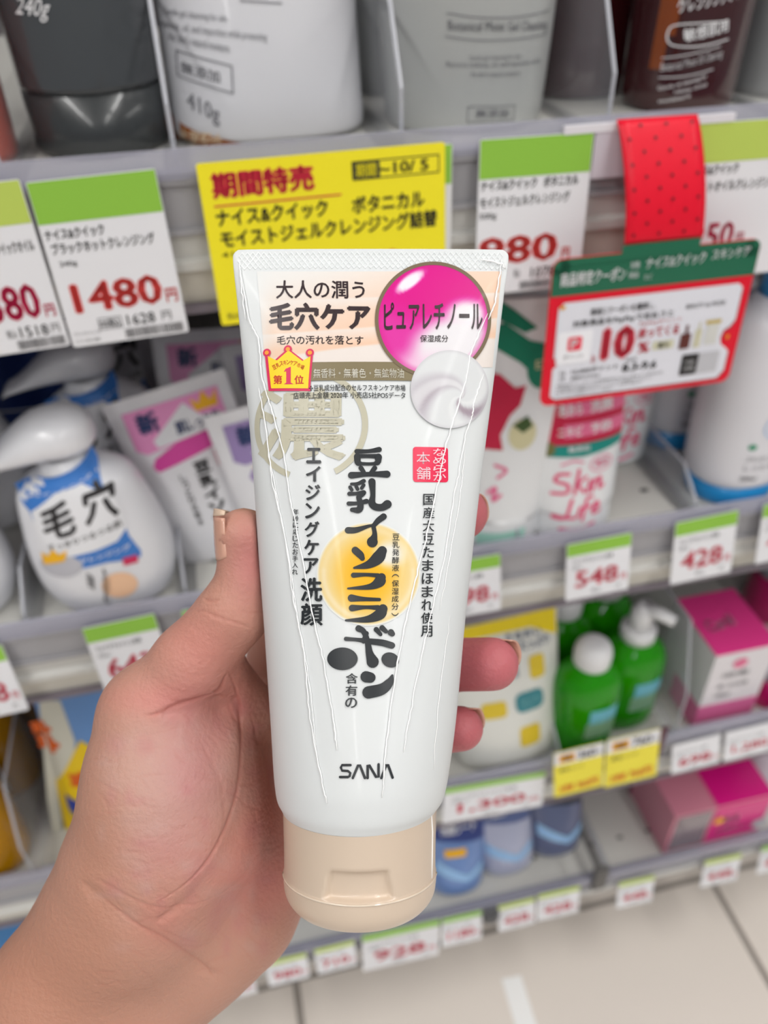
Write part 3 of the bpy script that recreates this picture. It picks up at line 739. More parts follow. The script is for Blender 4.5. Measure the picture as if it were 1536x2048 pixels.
# title in rounded brush characters, stroke by stroke (px on the tube)
sc = lambda pts, ox, oy, k: [(ox+p[0]/k, oy+p[1]/k) for p in pts]
def brush(pts, rad): 
    q = tL(pts); rr = [px_r(r_) for r_ in (rad if hasattr(rad, '__len__') else [rad]*len(pts))]
    return stroke(q, rr)
K = 3.657; O6 = (480, 880)     # zoom crop used while measuring the title
def B(pts, rad):
    return brush([(O6[0]+x/K, O6[1]+y/K) for x, y in pts], [r_*1.3/K for r_ in (rad if hasattr(rad, '__len__') else [rad]*len(pts))])
title = [
 # 豆
 B([(855, 84), (940, 82), (1018, 70)], [14, 11, 15]), B([(858, 122), (862, 165), (880, 172)], [19, 17, 12]), B([(860, 118), (940, 118), (1010, 120)], [12, 11, 14]), B([(1012, 125), (1008, 160), (990, 172)], [20, 17, 12]), B([(870, 172), (940, 175), (1000, 172)], [10, 9, 10]),
 B([(885, 205), (905, 235)], [14, 12]), B([(985, 205), (960, 238)], [14, 12]), B([(815, 258), (940, 250), (1075, 250)], [19, 13, 20]),
 # 乳
 B([(905, 300), (860, 320), (815, 322)], [12, 10, 8]), B([(805, 345), (818, 365)], [10, 10]), B([(850, 340), (860, 360)], [10, 10]), B([(905, 330), (890, 352)], [10, 10]),
 B([(800, 393), (850, 392), (905, 385)], [12, 10, 14]), B([(905, 390), (880, 415), (865, 430)], [12, 10, 10]), B([(868, 420), (882, 470), (870, 510), (820, 510)], [14, 17, 18, 12]), B([(795, 465), (860, 462), (925, 448)], [12, 10, 14]),
 B([(965, 305), (972, 400), (965, 460), (990, 488), (1040, 492), (1078, 470)], [20, 14, 20, 20, 20, 24]),
 # イ
 B([(1050, 560), (1010, 590), (975, 630)], [18, 16, 12]), B([(790, 660), (850, 658), (940, 630), (980, 625)], [18, 16, 9, 8]), B([(975, 625), (985, 690), (968, 745)], [12, 14, 30]),
 # ソ
 B([(843, 806), (880, 840), (895, 865)], [20, 20, 14]), B([(1040, 810), (1010, 860), (940, 910), (835, 935)], [26, 34, 22, 6]),
 # フ
 B([(830, 988), (920, 984), (1010, 990)], [14, 10, 12]), B([(1035, 1005), (1020, 1035), (950, 1072), (790, 1085)], [24, 30, 16, 5]), 
 # ラ
 B([(815, 1155), (900, 1162), (1020, 1166)], [20, 12, 9]), B([(820, 1228), (920, 1222), (1010, 1225)], [18, 10, 14]), B([(1045, 1235), (1020, 1275), (930, 1310), (775, 1318)], [26, 30, 18, 6]),
]
K2 = 2.56; O8 = (440, 950)
def C(pts, rad):
    return brush([(O8[0]+x/K2, O8[1]+y/K2) for x, y in pts], [r_*1.15/K2 for r_ in (rad if hasattr(rad, '__len__') else [rad]*len(pts))])
def pel(x, y, a, b, rot=0):
    return poly(tL([(O8[0]+(x+a*math.cos(t)*math.cos(rot)-b*math.sin(t)*math.sin(rot))/K2, O8[1]+(y+a*math.cos(t)*math.sin(rot)+b*math.sin(t)*math.cos(rot))/K2) for t in np.linspace(0, 2*math.pi, 36, endpoint=False)]))
title += [
 # ボ
 C([(710, 785), (735, 800), (755, 850), (765, 910), (782, 955)], [14, 12, 12, 16, 26]), C([(645, 838), (700, 842), (760, 850), (830, 858), (880, 872)], [9, 8, 12, 14, 14]), C([(830, 782), (850, 800)], [12, 9]) , C([(800, 790), (822, 815)], [11, 8]), C([(875, 805), (882, 812)], [14, 12]),
 pel(627, 940, 78, 58), pel(872, 946, 46, 38, .35), C([(735, 850), (750, 810)], [10, 10]),
 # ン
 C([(748, 1032), (770, 1036)], [24, 22]), C([(882, 1025), (868, 1060), (830, 1095), (760, 1112)], [5, 18, 24, 26]),
]
TP('title_lettering', title, ink_k, .00026, label='bold rounded black brush characters')
TP('column_lettering', columnxy('エイジングケア', 628, 893, 622, 1150, 30, .035)+[tt('洗', 601, 1155, 645, 1203, .03), tt('顔', 601, 1206, 646, 1251, .03)]
   + columnxy('国産大豆たまほまれ使用', 858, 986, 853, 1275, 23, .012) + columnxy('年齢に応じたお手入れ', 592, 1017, 590, 1150, 11, .012)
   + columnxy('豆乳発酵液（保湿成分）', 792, 1066, 790, 1236, 14, .006) + columnxy('含有の', 704, 1344, 702, 1417, 24, .02), ink_k, .00034)
# wordmark drawn as strokes
S = lambda pts: C([(x, y-1152) for x, y in pts], 6.2)
def Wm(pts): return brush([(440+x/2.56, 1400+y/2.56) for x, y in pts], 2.5)
def straight(pts, r=2.4):
    q = tL([(440+x/2.56, 1400+y/2.56) for x, y in pts]); return stroke(q, px_r(r), smooth=False)
TP('wordmark', [straight([(668, 332), (625, 332), (619, 345), (625, 360), (655, 362), (667, 372), (664, 388), (655, 393), (615, 393)]), straight([(680, 398), (708, 332), (716, 332), (742, 398)]),
    straight([(756, 398), (756, 332), (764, 332), (800, 394), (812, 394), (812, 328)]), straight([(826, 398), (852, 330), (860, 330), (884, 396)])], ink_k, .0002)
# --- clear wrap folds: fine raised ridges of film
film = mat('film_fold', (255, 255, 255), .25, .8, coat=1.0)
def fold(name, pts, r=.00016):
    P = []; k = 0; pts = catmull(pts, 9)
    for i, p in enumerate(pts):
        q = np.array(p)+rng.normal(0, .7, 2)*(0 if i in (0, len(pts)-1) else 1); x, z = TB.loc(*q)
        e = min(i, len(pts)-1-i); P.append((x, TB.front(x, z)-(.00055 if q[1] < 900 else .00034), z))
    rr = [r*.85*(.35+.65*min(1, min(i, len(P)-1-i)/4))*(.8+.5*rng.random()) for i in range(len(P))]
    return G().tube(P, rr, 6).obj(name, film, tube_t, smooth=True)
for pts, r in [([(483, 550), (499, 636), (518, 683), (524, 753), (545, 824), (569, 915), (581, 1000), (596, 1067), (624, 1223), (647, 1321), (667, 1440), (674, 1500)], .00019),
            ([(518, 777), (532, 855), (545, 962), (569, 1067), (588, 1200), (608, 1300), (619, 1420), (643, 1556), (655, 1607)], .00017),
            ([(536, 900), (556, 1000), (579, 1120), (596, 1240), (618, 1360), (633, 1500)], .00013),
            ([(975, 628), (944, 699), (928, 773), (897, 870), (880, 949), (854, 1067), (830, 1161), (803, 1282), (782, 1412), (772, 1498), (764, 1595)], .00021),
            ([(967, 749), (948, 804), (944, 831), (932, 867), (920, 929), (909, 990), (889, 1114), (854, 1262), (823, 1412), (807, 1505)], .00017),
            ([(930, 900), (922, 980), (905, 1080), (880, 1220)], .00011), ([(1003, 520), (990, 600), (976, 640)], .00022), ([(480, 520), (484, 580), (492, 640)], .00018), ([(958, 520), (1000, 528), (1010, 540)], .0002),
            ([(900, 1230), (880, 1380), (866, 1540)], .0001), ([(865, 1600), (860, 1700), (864, 1760)], .0001)]:
    if pts[0][1] < 1600: fold('film_fold', pts, r)
o = G().tube([(CP.sect(tz(y))[3]+CP.sect(tz(y))[0]*u, CP.front(CP.sect(tz(y))[3]+CP.sect(tz(y))[0]*u, tz(y))-.0002, tz(y)) for y, u in ((1592, .82), (1600, .90), (1640, .93), (1690, .935), (1730, .93))], .00018, 6).obj('film_fold', film, tube_t, smooth=True)
# raised lip line on the cap
g = G().tube([(CP.sect(0)[3]*0+tx(720)+.0181*math.sin(a), -.0181*math.cos(a), tz(1737)) for a in np.linspace(-1.45, 1.45, 50)], .00025, 6); g.obj('cap_lip', mat('cap_lip', (216, 200, 182), .15, coat=1), tube_t, smooth=True)

# ================================================================== HAND (implicit surface, one continuous mesh)
def hp(px, py, yo):
    Z = ZT+yo/1000; return ((px-768)/F*Z*1000, yo, -(py-1024)/F*Z*1000)      # mm in the tube frame
VX = .75
lo = np.array([-124., -14., -176.]); hi = np.array([42., 64., 10.])
nxyz = np.ceil((hi-lo)/VX).astype(int)+1
AX = [lo[i]+VX*np.arange(nxyz[i]) for i in range(3)]
GX, GY, GZ = np.meshgrid(*[a.astype(np.float32) for a in AX], indexing='ij')
def cap_sdf(a, b, ra, rb, fy=1.0):
    a = np.array(a, np.float32); b = np.array(b, np.float32); d = b-a; l2 = float(d.dot(d))+1e-6
    t = np.clip(((GX-a[0])*d[0]+(GY-a[1])*d[1]+(GZ-a[2])*d[2])/l2, 0, 1)
    dx = GX-a[0]-t*d[0]; dy = (GY-a[1]-t*d[1])*fy; dz = GZ-a[2]-t*d[2]
    return np.sqrt(dx*dx+dy*dy+dz*dz)-(ra+(rb-ra)*t)
def smin(a, b, k):
    h = np.clip(.5+.5*(b-a)/k, 0, 1); return b*(1-h)+a*h-k*h*(1-h)
def chain(pts, k=2.0, fy=1.0):
    f_ = None
    for (p, ra), (q, rb) in zip(pts[:-1], pts[1:]):
        s_ = cap_sdf(hp(*p), hp(*q), ra, rb, fy); f_ = s_ if f_ is None else smin(f_, s_, k)
    return f_
palm = chain([((300, 1440, 12), 13), ((322, 1560, 12), 18.5), ((335, 1660, 14), 21), ((290, 1790, 16), 20)], 6)               # thenar
palm = smin(palm, chain([((430, 1500, 20), 12), ((430, 1680, 20), 14)], 5), 8)
palm = smin(palm, chain([((560, 1330, 42), 10), ((560, 1480, 42), 12), ((545, 1620, 38), 13), ((510, 1740, 30), 13), ((482, 1825, 25), 12)], 6), 7)  # outer palm
palm = smin(palm, chain([((600, 1450, 46), 11), ((600, 1620, 44), 11), ((500, 1820, 30), 12)], 6), 8)
palm = smin(palm, chain([((400, 1790, 22), 15), ((385, 1890, 24), 15)], 6), 8)
palm = smin(palm, chain([((470, 1840, 25), 12), ((392, 1905, 24), 12.5), ((288, 2010, 23), 15), ((240, 2150, 22), 18), ((200, 2330, 22), 20)], 6), 8)
palm = smin(palm, chain([((275, 1760, 16), 19.5), ((212, 1862, 18), 18), ((122, 1988, 18), 18.2), ((20, 2150, 20), 20), ((-60, 2330, 22), 21)], 6), 9)
palm = smin(palm, chain([((240, 1990, 22), 17), ((120, 2150, 22), 20), ((60, 2330, 22), 21)], 6), 8)
thumb = chain([((487, 1073, 4), 6.95), ((491, 1132, 5), 6.2), ((488, 1172, 5), 6.6), ((470, 1220, 6), 8.5), ((385, 1325, 9), 9.8), ((318, 1420, 12), 12.2), ((320, 1500, 13), 14)], 2.5)
palm = smin(palm, thumb, 5)
palm = smin(palm, chain([((452, 1345, 15), 6), ((505, 1420, 26), 7)], 4), 5)                                                   # web fold
idx = chain([((575, 1370, 42), 9.5), ((556, 1170, 38), 9.0), ((566, 1055, 32), 8.0), ((760, 1030, 25), 7.4), ((922, 1027, 15), 6.9)], 3)
mid = chain([((600, 1430, 44), 9.5), ((730, 1345, 36), 8.2), ((880, 1330, 28), 7.3), ((984, 1328, 17), 6.9)], 3)
rng_ = chain([((610, 1520, 45), 9.0), ((735, 1478, 38), 7.6), ((860, 1462, 29), 6.4), ((922, 1457, 21), 5.9)], 3)
lit = chain([((600, 1620, 44), 9.0), ((700, 1590, 39), 7.0), ((800, 1578, 31), 6.0)], 3)
body = palm
for f_, k in ((idx, 3), (mid, 3), (rng_, 3), (lit, 3)): body = smin(body, f_, k)
# keep the skin out of the tube and cap: pressed flat against them
def tube_sdf():
    R = TB.R; zz = GZ/1000
    zs = np.clip(AX[2]/1000, tz(1806), tz(500)); a = np.interp(zs, R[:, 0], R[:, 1]); b = np.interp(zs, R[:, 0], R[:, 2]); cx = np.interp(zs, R[:, 0], R[:, 4])
    cpm = AX[2]/1000 < tz(1590); a = np.where(cpm, .0183, a)*1000+.1; b = np.where(cpm, .0183, b)*1000+.1; cx = cx*1000
    k = np.sqrt(((GX-cx[None, None, :])/a[None, None, :])**2+(GY/b[None, None, :])**2)
    d = (k-1)*np.minimum(a, b)[None, None, :]
    return np.maximum(d, np.maximum(tz(1808)*1000-GZ, GZ-tz(500)*1000))
body = np.maximum(body, -tube_sdf())
def surface_nets(f, org, h):
    s_ = f < 0; n = np.array(f.shape)-1
    cnt = np.zeros(n, np.int8)
    cs = [(i, j, k) for i in (0, 1) for j in (0, 1) for k in (0, 1)]
    sl = lambda a, c_: a[c_[0]:c_[0]+n[0], c_[1]:c_[1]+n[1], c_[2]:c_[2]+n[2]]
    for c_ in cs: cnt += sl(s_, c_)
    act = np.argwhere((cnt > 0) & (cnt < 8)); idx_ = -np.ones(n, np.int64); idx_[act[:, 0], act[:, 1], act[:, 2]] = np.arange(len(act))
    P = np.zeros((len(act), 3)); W_ = np.zeros(len(act))
    for c_ in cs:
        for ax in range(3):
            if c_[ax]: continue
            d_ = list(c_); d_[ax] = 1
            va = f[act[:, 0]+c_[0], act[:, 1]+c_[1], act[:, 2]+c_[2]]; vb = f[act[:, 0]+d_[0], act[:, 1]+d_[1], act[:, 2]+d_[2]]
            m_ = (va < 0) != (vb < 0); t_ = np.where(m_, va/(va-vb+1e-20), 0)
            q = np.tile(np.array(c_, float), (len(act), 1)); q[:, ax] += t_
            P += q*m_[:, None]; W_ += m_
    P = (P/W_[:, None]+act)*h+org
    Q = []
    for ax in range(3):
        o1, o2 = [(1, 2), (2, 0), (0, 1)][ax]
        a0_ = [slice(0, n[0]), slice(0, n[1]), slice(0, n[2])]; b0_ = list(a0_)
        for o_ in (o1, o2): a0_[o_] = slice(1, n[o_]); b0_[o_] = slice(1, n[o_])
        b0_[ax] = slice(1, n[ax]+1)
        A_ = s_[tuple(a0_)]; B_ = s_[tuple(b0_)]
        e = np.argwhere(A_ != B_); sg = A_[e[:, 0], e[:, 1], e[:, 2]]
        e[:, o1] += 1; e[:, o2] += 1
        def at(d1, d2):
            q = e.copy(); q[:, o1] -= d1; q[:, o2] -= d2; return idx_[q[:, 0], q[:, 1], q[:, 2]]
        q = np.stack([at(1, 1), at(0, 1), at(0, 0), at(1, 0)], 1); q[~sg] = q[~sg][:, ::-1]; Q.append(q)
    return P, np.concatenate(Q)
P, Q = surface_nets(body, lo, VX)
Q = Q[(Q >= 0).all(1)]
def relax(P, Q, it, lam=.5):
    E_ = np.concatenate([Q[:, [0, 1]], Q[:, [1, 2]], Q[:, [2, 3]], Q[:, [3, 0]]]); E_ = np.concatenate([E_, E_[:, ::-1]])
    deg = np.bincount(E_[:, 0], minlength=len(P)).astype(float)[:, None]; deg[deg == 0] = 1
    for _ in range(it):
        S_ = np.stack([np.bincount(E_[:, 0], P[E_[:, 1], i], len(P)) for i in range(3)], 1); P = P+lam*(S_/deg-P)
    return P
P = relax(P, Q, 4)
def subdiv(P, Q):
    E_ = np.concatenate([Q[:, [0, 1]], Q[:, [1, 2]], Q[:, [2, 3]], Q[:, [3, 0]]]); Es = np.sort(E_, 1)
    U_, inv = np.unique(Es, axis=0, return_inverse=True); inv = inv.ravel(); n = len(P); m_ = len(Q)
    Pn = np.concatenate([P, (P[U_[:, 0]]+P[U_[:, 1]])/2, P[Q].mean(1)]); e = [n+inv[i*m_:(i+1)*m_] for i in range(4)]; c_ = n+len(U_)+np.arange(m_)
    return Pn, np.concatenate([np.stack([Q[:, i], e[i], c_, e[(i+3) % 4]], 1) for i in range(4)])
P, Q = subdiv(P, Q); P = relax(P, Q, 3)
def vnormals(P, Q):
    n = np.cross(P[Q[:, 2]]-P[Q[:, 0]], P[Q[:, 3]]-P[Q[:, 1]]); N_ = np.zeros_like(P)
    for k in range(4): np.add.at(N_, Q[:, k], n)
    return N_/(np.linalg.norm(N_, axis=1)[:, None]+1e-12)
Nn = vnormals(P, Q)
# creases and colour, from positions on the skin (px of the drawing, front side only)
PX = 768+P[:, 0]/(ZT*1000+P[:, 1])*F; PY = 1024-P[:, 2]/(ZT*1000+P[:, 1])*F
frontm = np.clip(-Nn[:, 1]*3, 0, 1)
def segdist(pts):
    pts = catmull(pts, 6); d = np.full(len(P), 1e9); n_ = len(pts)-1
    x0_, x1_ = min(p[0] for p in pts)-70, max(p[0] for p in pts)+70; y0_, y1_ = min(p[1] for p in pts)-70, max(p[1] for p in pts)+70
    sel = np.where((PX > x0_) & (PX < x1_) & (PY > y0_) & (PY < y1_))[0]; X_, Y_ = PX[sel], PY[sel]; D_ = np.full(len(sel), 1e9)
    for i_, (a, b) in enumerate(zip(pts[:-1], pts[1:])):
        ab = b-a; t_ = np.clip(((X_-a[0])*ab[0]+(Y_-a[1])*ab[1])/(ab.dot(ab)+1e-9), 0, 1)
        u_ = (i_+t_)/n_; e_ = 1+2.2*np.abs(2*u_-1)**4      # the line thins out towards its ends
        D_ = np.minimum(D_, np.hypot(X_-a[0]-t_*ab[0], Y_-a[1]-t_*ab[1])*e_+(e_-1)*1.2)
    d[sel] = D_; return d
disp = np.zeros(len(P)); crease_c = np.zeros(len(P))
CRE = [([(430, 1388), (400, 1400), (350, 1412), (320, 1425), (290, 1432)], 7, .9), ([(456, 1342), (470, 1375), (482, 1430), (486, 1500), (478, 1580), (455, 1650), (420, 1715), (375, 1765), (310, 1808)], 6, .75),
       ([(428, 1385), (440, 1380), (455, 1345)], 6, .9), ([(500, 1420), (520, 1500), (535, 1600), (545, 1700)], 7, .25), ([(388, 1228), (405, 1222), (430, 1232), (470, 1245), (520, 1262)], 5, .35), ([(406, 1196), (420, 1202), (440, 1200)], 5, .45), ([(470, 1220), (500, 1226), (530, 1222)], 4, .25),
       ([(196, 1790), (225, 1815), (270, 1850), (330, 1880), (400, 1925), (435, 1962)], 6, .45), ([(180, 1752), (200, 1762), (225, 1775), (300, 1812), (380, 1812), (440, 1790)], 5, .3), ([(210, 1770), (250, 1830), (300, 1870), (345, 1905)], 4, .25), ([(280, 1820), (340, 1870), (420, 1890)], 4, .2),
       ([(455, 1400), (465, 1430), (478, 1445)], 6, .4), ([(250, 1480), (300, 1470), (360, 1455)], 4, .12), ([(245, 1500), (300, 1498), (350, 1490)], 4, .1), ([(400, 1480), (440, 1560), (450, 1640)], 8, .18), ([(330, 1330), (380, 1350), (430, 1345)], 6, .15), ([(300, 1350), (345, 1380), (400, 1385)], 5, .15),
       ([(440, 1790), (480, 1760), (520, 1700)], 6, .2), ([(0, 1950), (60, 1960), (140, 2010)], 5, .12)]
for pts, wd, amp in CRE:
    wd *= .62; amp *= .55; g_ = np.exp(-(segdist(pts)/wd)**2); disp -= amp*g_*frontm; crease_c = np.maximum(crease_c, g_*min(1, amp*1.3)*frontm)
for pts, wd, amp in (([(470, 1400), (492, 1470), (494, 1560), (478, 1640), (448, 1720), (390, 1790), (320, 1840)], 24, .7), ([(440, 1395), (390, 1415), (330, 1430)], 20, .8), ([(170, 1770), (240, 1830), (340, 1890), (430, 1950)], 26, .5)):
    disp -= amp*np.exp(-(segdist(pts)/wd)**2)*frontm     # the soft hollows the creases lie in
for k in range(70):    # fine skin lines
    x0, y0 = rng.uniform(180, 540), rng.uniform(1380, 1980); a = rng.uniform(-.4, .9); ln = rng.uniform(25, 80)
    pts = [(x0, y0), (x0+ln*.5*math.cos(a), y0+ln*.5*math.sin(a)+rng.normal(0, 4)), (x0+ln*math.cos(a), y0+ln*math.sin(a)+rng.normal(0, 6))]
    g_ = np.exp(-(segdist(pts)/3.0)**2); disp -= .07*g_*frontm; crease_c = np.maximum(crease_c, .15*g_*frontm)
P = P+Nn*disp[:, None]
def blob(x, y, rx, ry, a=0):
    c_, s_ = math.cos(a), math.sin(a); dx, dy = PX-x, PY-y; return np.exp(-(((dx*c_+dy*s_)/rx)**2+((-dx*s_+dy*c_)/ry)**2))
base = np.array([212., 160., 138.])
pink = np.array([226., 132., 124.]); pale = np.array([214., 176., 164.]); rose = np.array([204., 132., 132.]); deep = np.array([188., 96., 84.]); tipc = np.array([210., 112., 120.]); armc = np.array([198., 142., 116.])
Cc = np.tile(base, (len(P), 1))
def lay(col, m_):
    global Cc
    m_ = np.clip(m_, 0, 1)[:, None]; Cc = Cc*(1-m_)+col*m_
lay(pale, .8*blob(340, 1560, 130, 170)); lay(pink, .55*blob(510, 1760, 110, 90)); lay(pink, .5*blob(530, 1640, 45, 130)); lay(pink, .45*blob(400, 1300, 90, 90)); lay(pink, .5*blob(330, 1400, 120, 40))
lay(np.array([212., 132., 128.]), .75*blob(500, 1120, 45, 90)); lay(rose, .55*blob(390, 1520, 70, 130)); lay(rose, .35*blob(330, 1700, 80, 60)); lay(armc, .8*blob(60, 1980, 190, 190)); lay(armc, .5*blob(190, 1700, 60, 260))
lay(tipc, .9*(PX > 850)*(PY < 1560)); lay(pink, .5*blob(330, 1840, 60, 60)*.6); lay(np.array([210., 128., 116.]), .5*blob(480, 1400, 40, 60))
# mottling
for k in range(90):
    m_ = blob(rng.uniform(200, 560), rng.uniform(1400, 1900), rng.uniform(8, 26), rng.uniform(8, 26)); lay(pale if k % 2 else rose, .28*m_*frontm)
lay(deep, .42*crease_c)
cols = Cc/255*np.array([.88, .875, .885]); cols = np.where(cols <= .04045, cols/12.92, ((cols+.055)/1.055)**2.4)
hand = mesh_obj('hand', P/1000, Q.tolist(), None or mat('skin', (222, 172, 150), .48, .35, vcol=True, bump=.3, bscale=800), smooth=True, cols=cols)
hand.matrix_world = TB.mw
tag(hand, 'bare left hand and forearm gripping the white tube from behind', 'hand')
sk = _mats['skin'].node_tree.nodes['Principled BSDF']
sk.inputs['Subsurface Weight'].default_value = .18; sk.inputs['Subsurface Radius'].default_value = (1, .35, .2); sk.inputs['Subsurface Scale'].default_value = .0022
# nails
nailm = mat('nail', (206, 158, 138), .25, .5, coat=.5); nailw = mat('nail_tip', (216, 190, 168), .3)
def nail(c0, c1, rad0, rad1, a0, a1, axis_view, name='nail', m_=nailm, n=12, k=10, off=.25, sink=.5, rnd=.10):
    """sheet of nail wrapped on a finger end, from base c0 to tip c1 (mm)"""
    c0 = np.array(c0); c1 = np.array(c1); ax = (c1-c0)/np.linalg.norm(c1-c0); ref = np.array(axis_view, float); ref -= ax*ref.dot(ax); ref /= np.linalg.norm(ref); sd = np.cross(ax, ref)
    V = []; Fs = []
    for i in range(n+1):
        v = i/n; c_ = c0+(c1-c0)*v; r_ = rad0+(rad1-rad0)*v+off-sink*(1-v)**3
        for j in range(k+1):
            u = j/k; A = math.radians(a0+(a1-a0)*u); e = (abs(u-.5)*2)**3
            cc = c_-ax*(e*rnd*np.linalg.norm(c1-c0) if v > .5 else -e*.12*np.linalg.norm(c1-c0))
            V.append((cc+r_*(ref*math.cos(A)+sd*math.sin(A)))/1000)
    for i in range(n):
        for j in range(k): q = i*(k+1)+j; Fs.append((q, q+1, q+k+2, q+k+1))
    o = mesh_obj(name, V, Fs, m_, hand, smooth=True); md = o.modifiers.new('s', 'SOLIDIFY'); md.thickness = .0003; md.offset = 0
    return o
a = hp(490, 1118, 5); b = hp(487, 1024, 4)
nail(hp(491, 1116, 5), hp(487, 1030, 4), 7.05, 6.9, -28, -140, (0, -1, 0), sink=.3, rnd=0)                       # thumb: nail faces left
o = nail(hp(487, 1032, 4), hp(487, 1017, 4), 6.9, 6.7, -28, -140, (0, -1, 0), name='nail_edge', m_=nailw, n=6, off=.27, sink=0, rnd=.35); o['label'] = 'pale free edge of the thumb nail'
nail(hp(960, 1327, 19), hp(1034, 1324, 15), 6.8, 5.2, -95, -200, (0, -1, 0))
nail(hp(905, 1459, 22), hp(962, 1454, 19), 5.8, 4.5, -95, -200, (0, -1, 0))
nail(hp(905, 1028, 17), hp(962, 1024, 13), 6.6, 5.0, -120, -215, (0, -1, 0))
#PART3
# ================================================================== PRODUCTS ON THE SHELVES
class Prod(Loft):
    def __init__(s, name, label, cat, rings, loc, m, group=None, yaw=0, lean=0, roll=0, bodyname='body', k=5, seg=40, smooth=True, captop=True):
        super().__init__(rings, k, seg, smooth); mw = frame(loc, yaw, lean, roll); s.setup(mw); s.t = thing(name, label, cat, mw, group)
        V, Fs = s.geo(captop=captop); s.body = mesh_obj(bodyname, V, Fs, m, s.t, smooth=True)
    def pt(s, name, shapes, m, off=.0003, cut=.003, label=None, par=None): return s.printed(name, shapes, m, par or s.t, off+.0002, cut, zcut=.0035, label=label)
    def P(s, pts): return poly(s.L(pts))
    def T(s, body, BL, BR, TL, bold=0): return s.text(body, BL, BR, TL, bold, 2)
    def K(s, pts, r, smooth=True): return stroke(s.L(pts), r, smooth)
    def ring(s, name, m, z, extra=.0004, h=.0012):
        a, b, n, cx, cy = s.sect(z); V, Fs = Loft([(z-h/2, a+extra, b+extra, n, cx, cy), (z+h/2, a+extra, b+extra, n, cx, cy)], smooth=False).geo(); return mesh_obj(name, V, Fs, m, s.t, smooth=True)
def part_loft(name, rings, m, parent, k=5, seg=32, smooth=True, label=None):
    V, Fs = Loft(rings, k, seg, smooth).geo(); o = mesh_obj(name, V, Fs, m, parent, smooth=True)
    if label: o['label'] = label
    return o
def dup(root, mw, label, group=None):
    r = root.copy(); COL.objects.link(r); r.matrix_world = mw; r['label'] = label
    if group: r['group'] = group
    for ch_ in list(root.children):
        c_ = ch_.copy(); COL.objects.link(c_); c_.parent = r
        for g_ in ch_.children: d_ = g_.copy(); COL.objects.link(d_); d_.parent = c_
    return r
mw_ = lambda **k: frame(**k)
# ---------------- dividers of clear plastic on the decks
def divider(label, x, z, hh=.045, slope=True, y1=.44, name='shelf_divider'):
    t = thing(name, label, 'divider', (x, Y0+.006, z), 'clear shelf dividers')
    pts = [(0, 0), (0, hh*.45), (.022, hh), (y1-.02, hh), (y1-.02, 0)]
    G().prism_x(pts, -.0007, .0007).obj('plate', clear_div, t)
    e = [(0, 0, 0), (0, 0, hh*.45), (0, .022, hh), (0, y1-.02, hh)]
    G().tube(e, .0010, 6).obj('edge', clear_edge, t); G().box(-.006, 0, 0, .006, y1-.03, .0012).obj('foot', clear_div, t)
for x, l in [(onZ(38, 330, .903)[0], 'clear divider left of the dark grey 240g tube'), (-.0075, 'clear divider between the dark tube and the 410g pouch'), (.0905, 'clear divider between the 410g pouch and the grey bottle'), (.1885, 'clear divider right of the grey bottle'), (.292, 'clear divider right of the brown bottle')]:
    divider(l, x, .903, .062)
for x, l in [(-.137, 'clear divider left of the front foam bottle'), (-.045, 'clear divider between foam bottle and pink pouch'), (.166, 'clear divider beside the green and red tube'), (.2915, 'clear divider left of the blue-based bottle')]:
    divider(l, x, .657, .03)
divider('tall greenish clear divider between green bottles and pink box', .335, .400, .125); divider('clear divider left of the green bottles', .226, .400, .03); divider('clear divider behind the gold oil bottle', -.205, .400, .09)
# ---------------- top row
rust = mat('rust_bottle', (186, 62, 20), .3, coat=.3); 
p = Prod('bottle', 'rust orange bottle at the left edge of the top shelf', 'bottle', [(0, .022, .018, 2.4, 0, 0), (.004, .025, .02, 2.4, 0, 0), (.09, .025, .02, 2.4, 0, 0), (.12, .022, .018, 2.2, 0, 0), (.135, .010, .010, 2, 0, 0)], (-.104, .425, .903), rust)
part_loft('cap', [(.13, .011, .011, 2, 0, 0), (.16, .011, .011, 2, 0, 0)], mat('cap_white', (228, 228, 230), .35), p.t, smooth=False)
p.ring('band', white_ink, .07, .0003, .003)
dk = mat('dark_grey_gloss', (66, 69, 72), .18, coat=.6)
p = Prod('cleansing_tube', 'dark grey glossy tube marked 240g standing on its wide cap', 'tube', [(.0265, .030, .029, 2, 0, 0), (.028, .0318, .030, 2, 0, 0), (.034, .0320, .0302, 2, 0, 0), (.09, .033, .025, 2, 0, 0), (.15, .034, .012, 2, 0, 0), (.175, .0345, .002, 2, 0, 0)], (-.0405, .4335, .903), dk, seg=64)
part_loft('cap', [(0, .0287, .0287, 2, 0, 0), (.003, .0312, .0302, 2, 0, 0), (.0262, .0317, .0302, 2, 0, 0)], mat('dark_cap', (52, 55, 57), .3, coat=.3), p.t, smooth=False)
p.pt('lettering', [p.T('240g', (30, 38), (94, 45), (36, -8), .004)], white_ink)
pw = mat('pouch_white', (204, 204, 209), .38, coat=.2, bump=.25, bscale=25)
p = Prod('refill_pouch', 'big white refill pouch marked 410g with an amber bottom edge', 'pouch', [(0, .043, .027, 3.2, 0, 0), (.004, .0465, .030, 3.2, 0, 0), (.02, .0465, .031, 2.8, 0, 0), (.06, .0465, .026, 2.3, 0, .003), (.12, .0465, .015, 2.1, 0, .008), (.17, .047, .004, 2.1, 0, .012), (.19, .047, .001, 2.1, 0, .013)], (.0395, .4395, .9035), pw, seg=64)
amb = mat('amber_print', (150, 84, 30), .4, coat=.2)
p.pt('amber_band', [p.P([(341, 222), (362, 246), (400, 266), (440, 276), (488, 287), (470, 300), (400, 300), (345, 280), (330, 250)])], amb, .0003)
p.pt('amber_lettering', [p.T('本葉配合', (352, 276), (440, 300), (357, 252), .02)], ink('tan_text', (215, 190, 160)), .0005)
gtx = ink('soft_grey_text', (120, 120, 126))
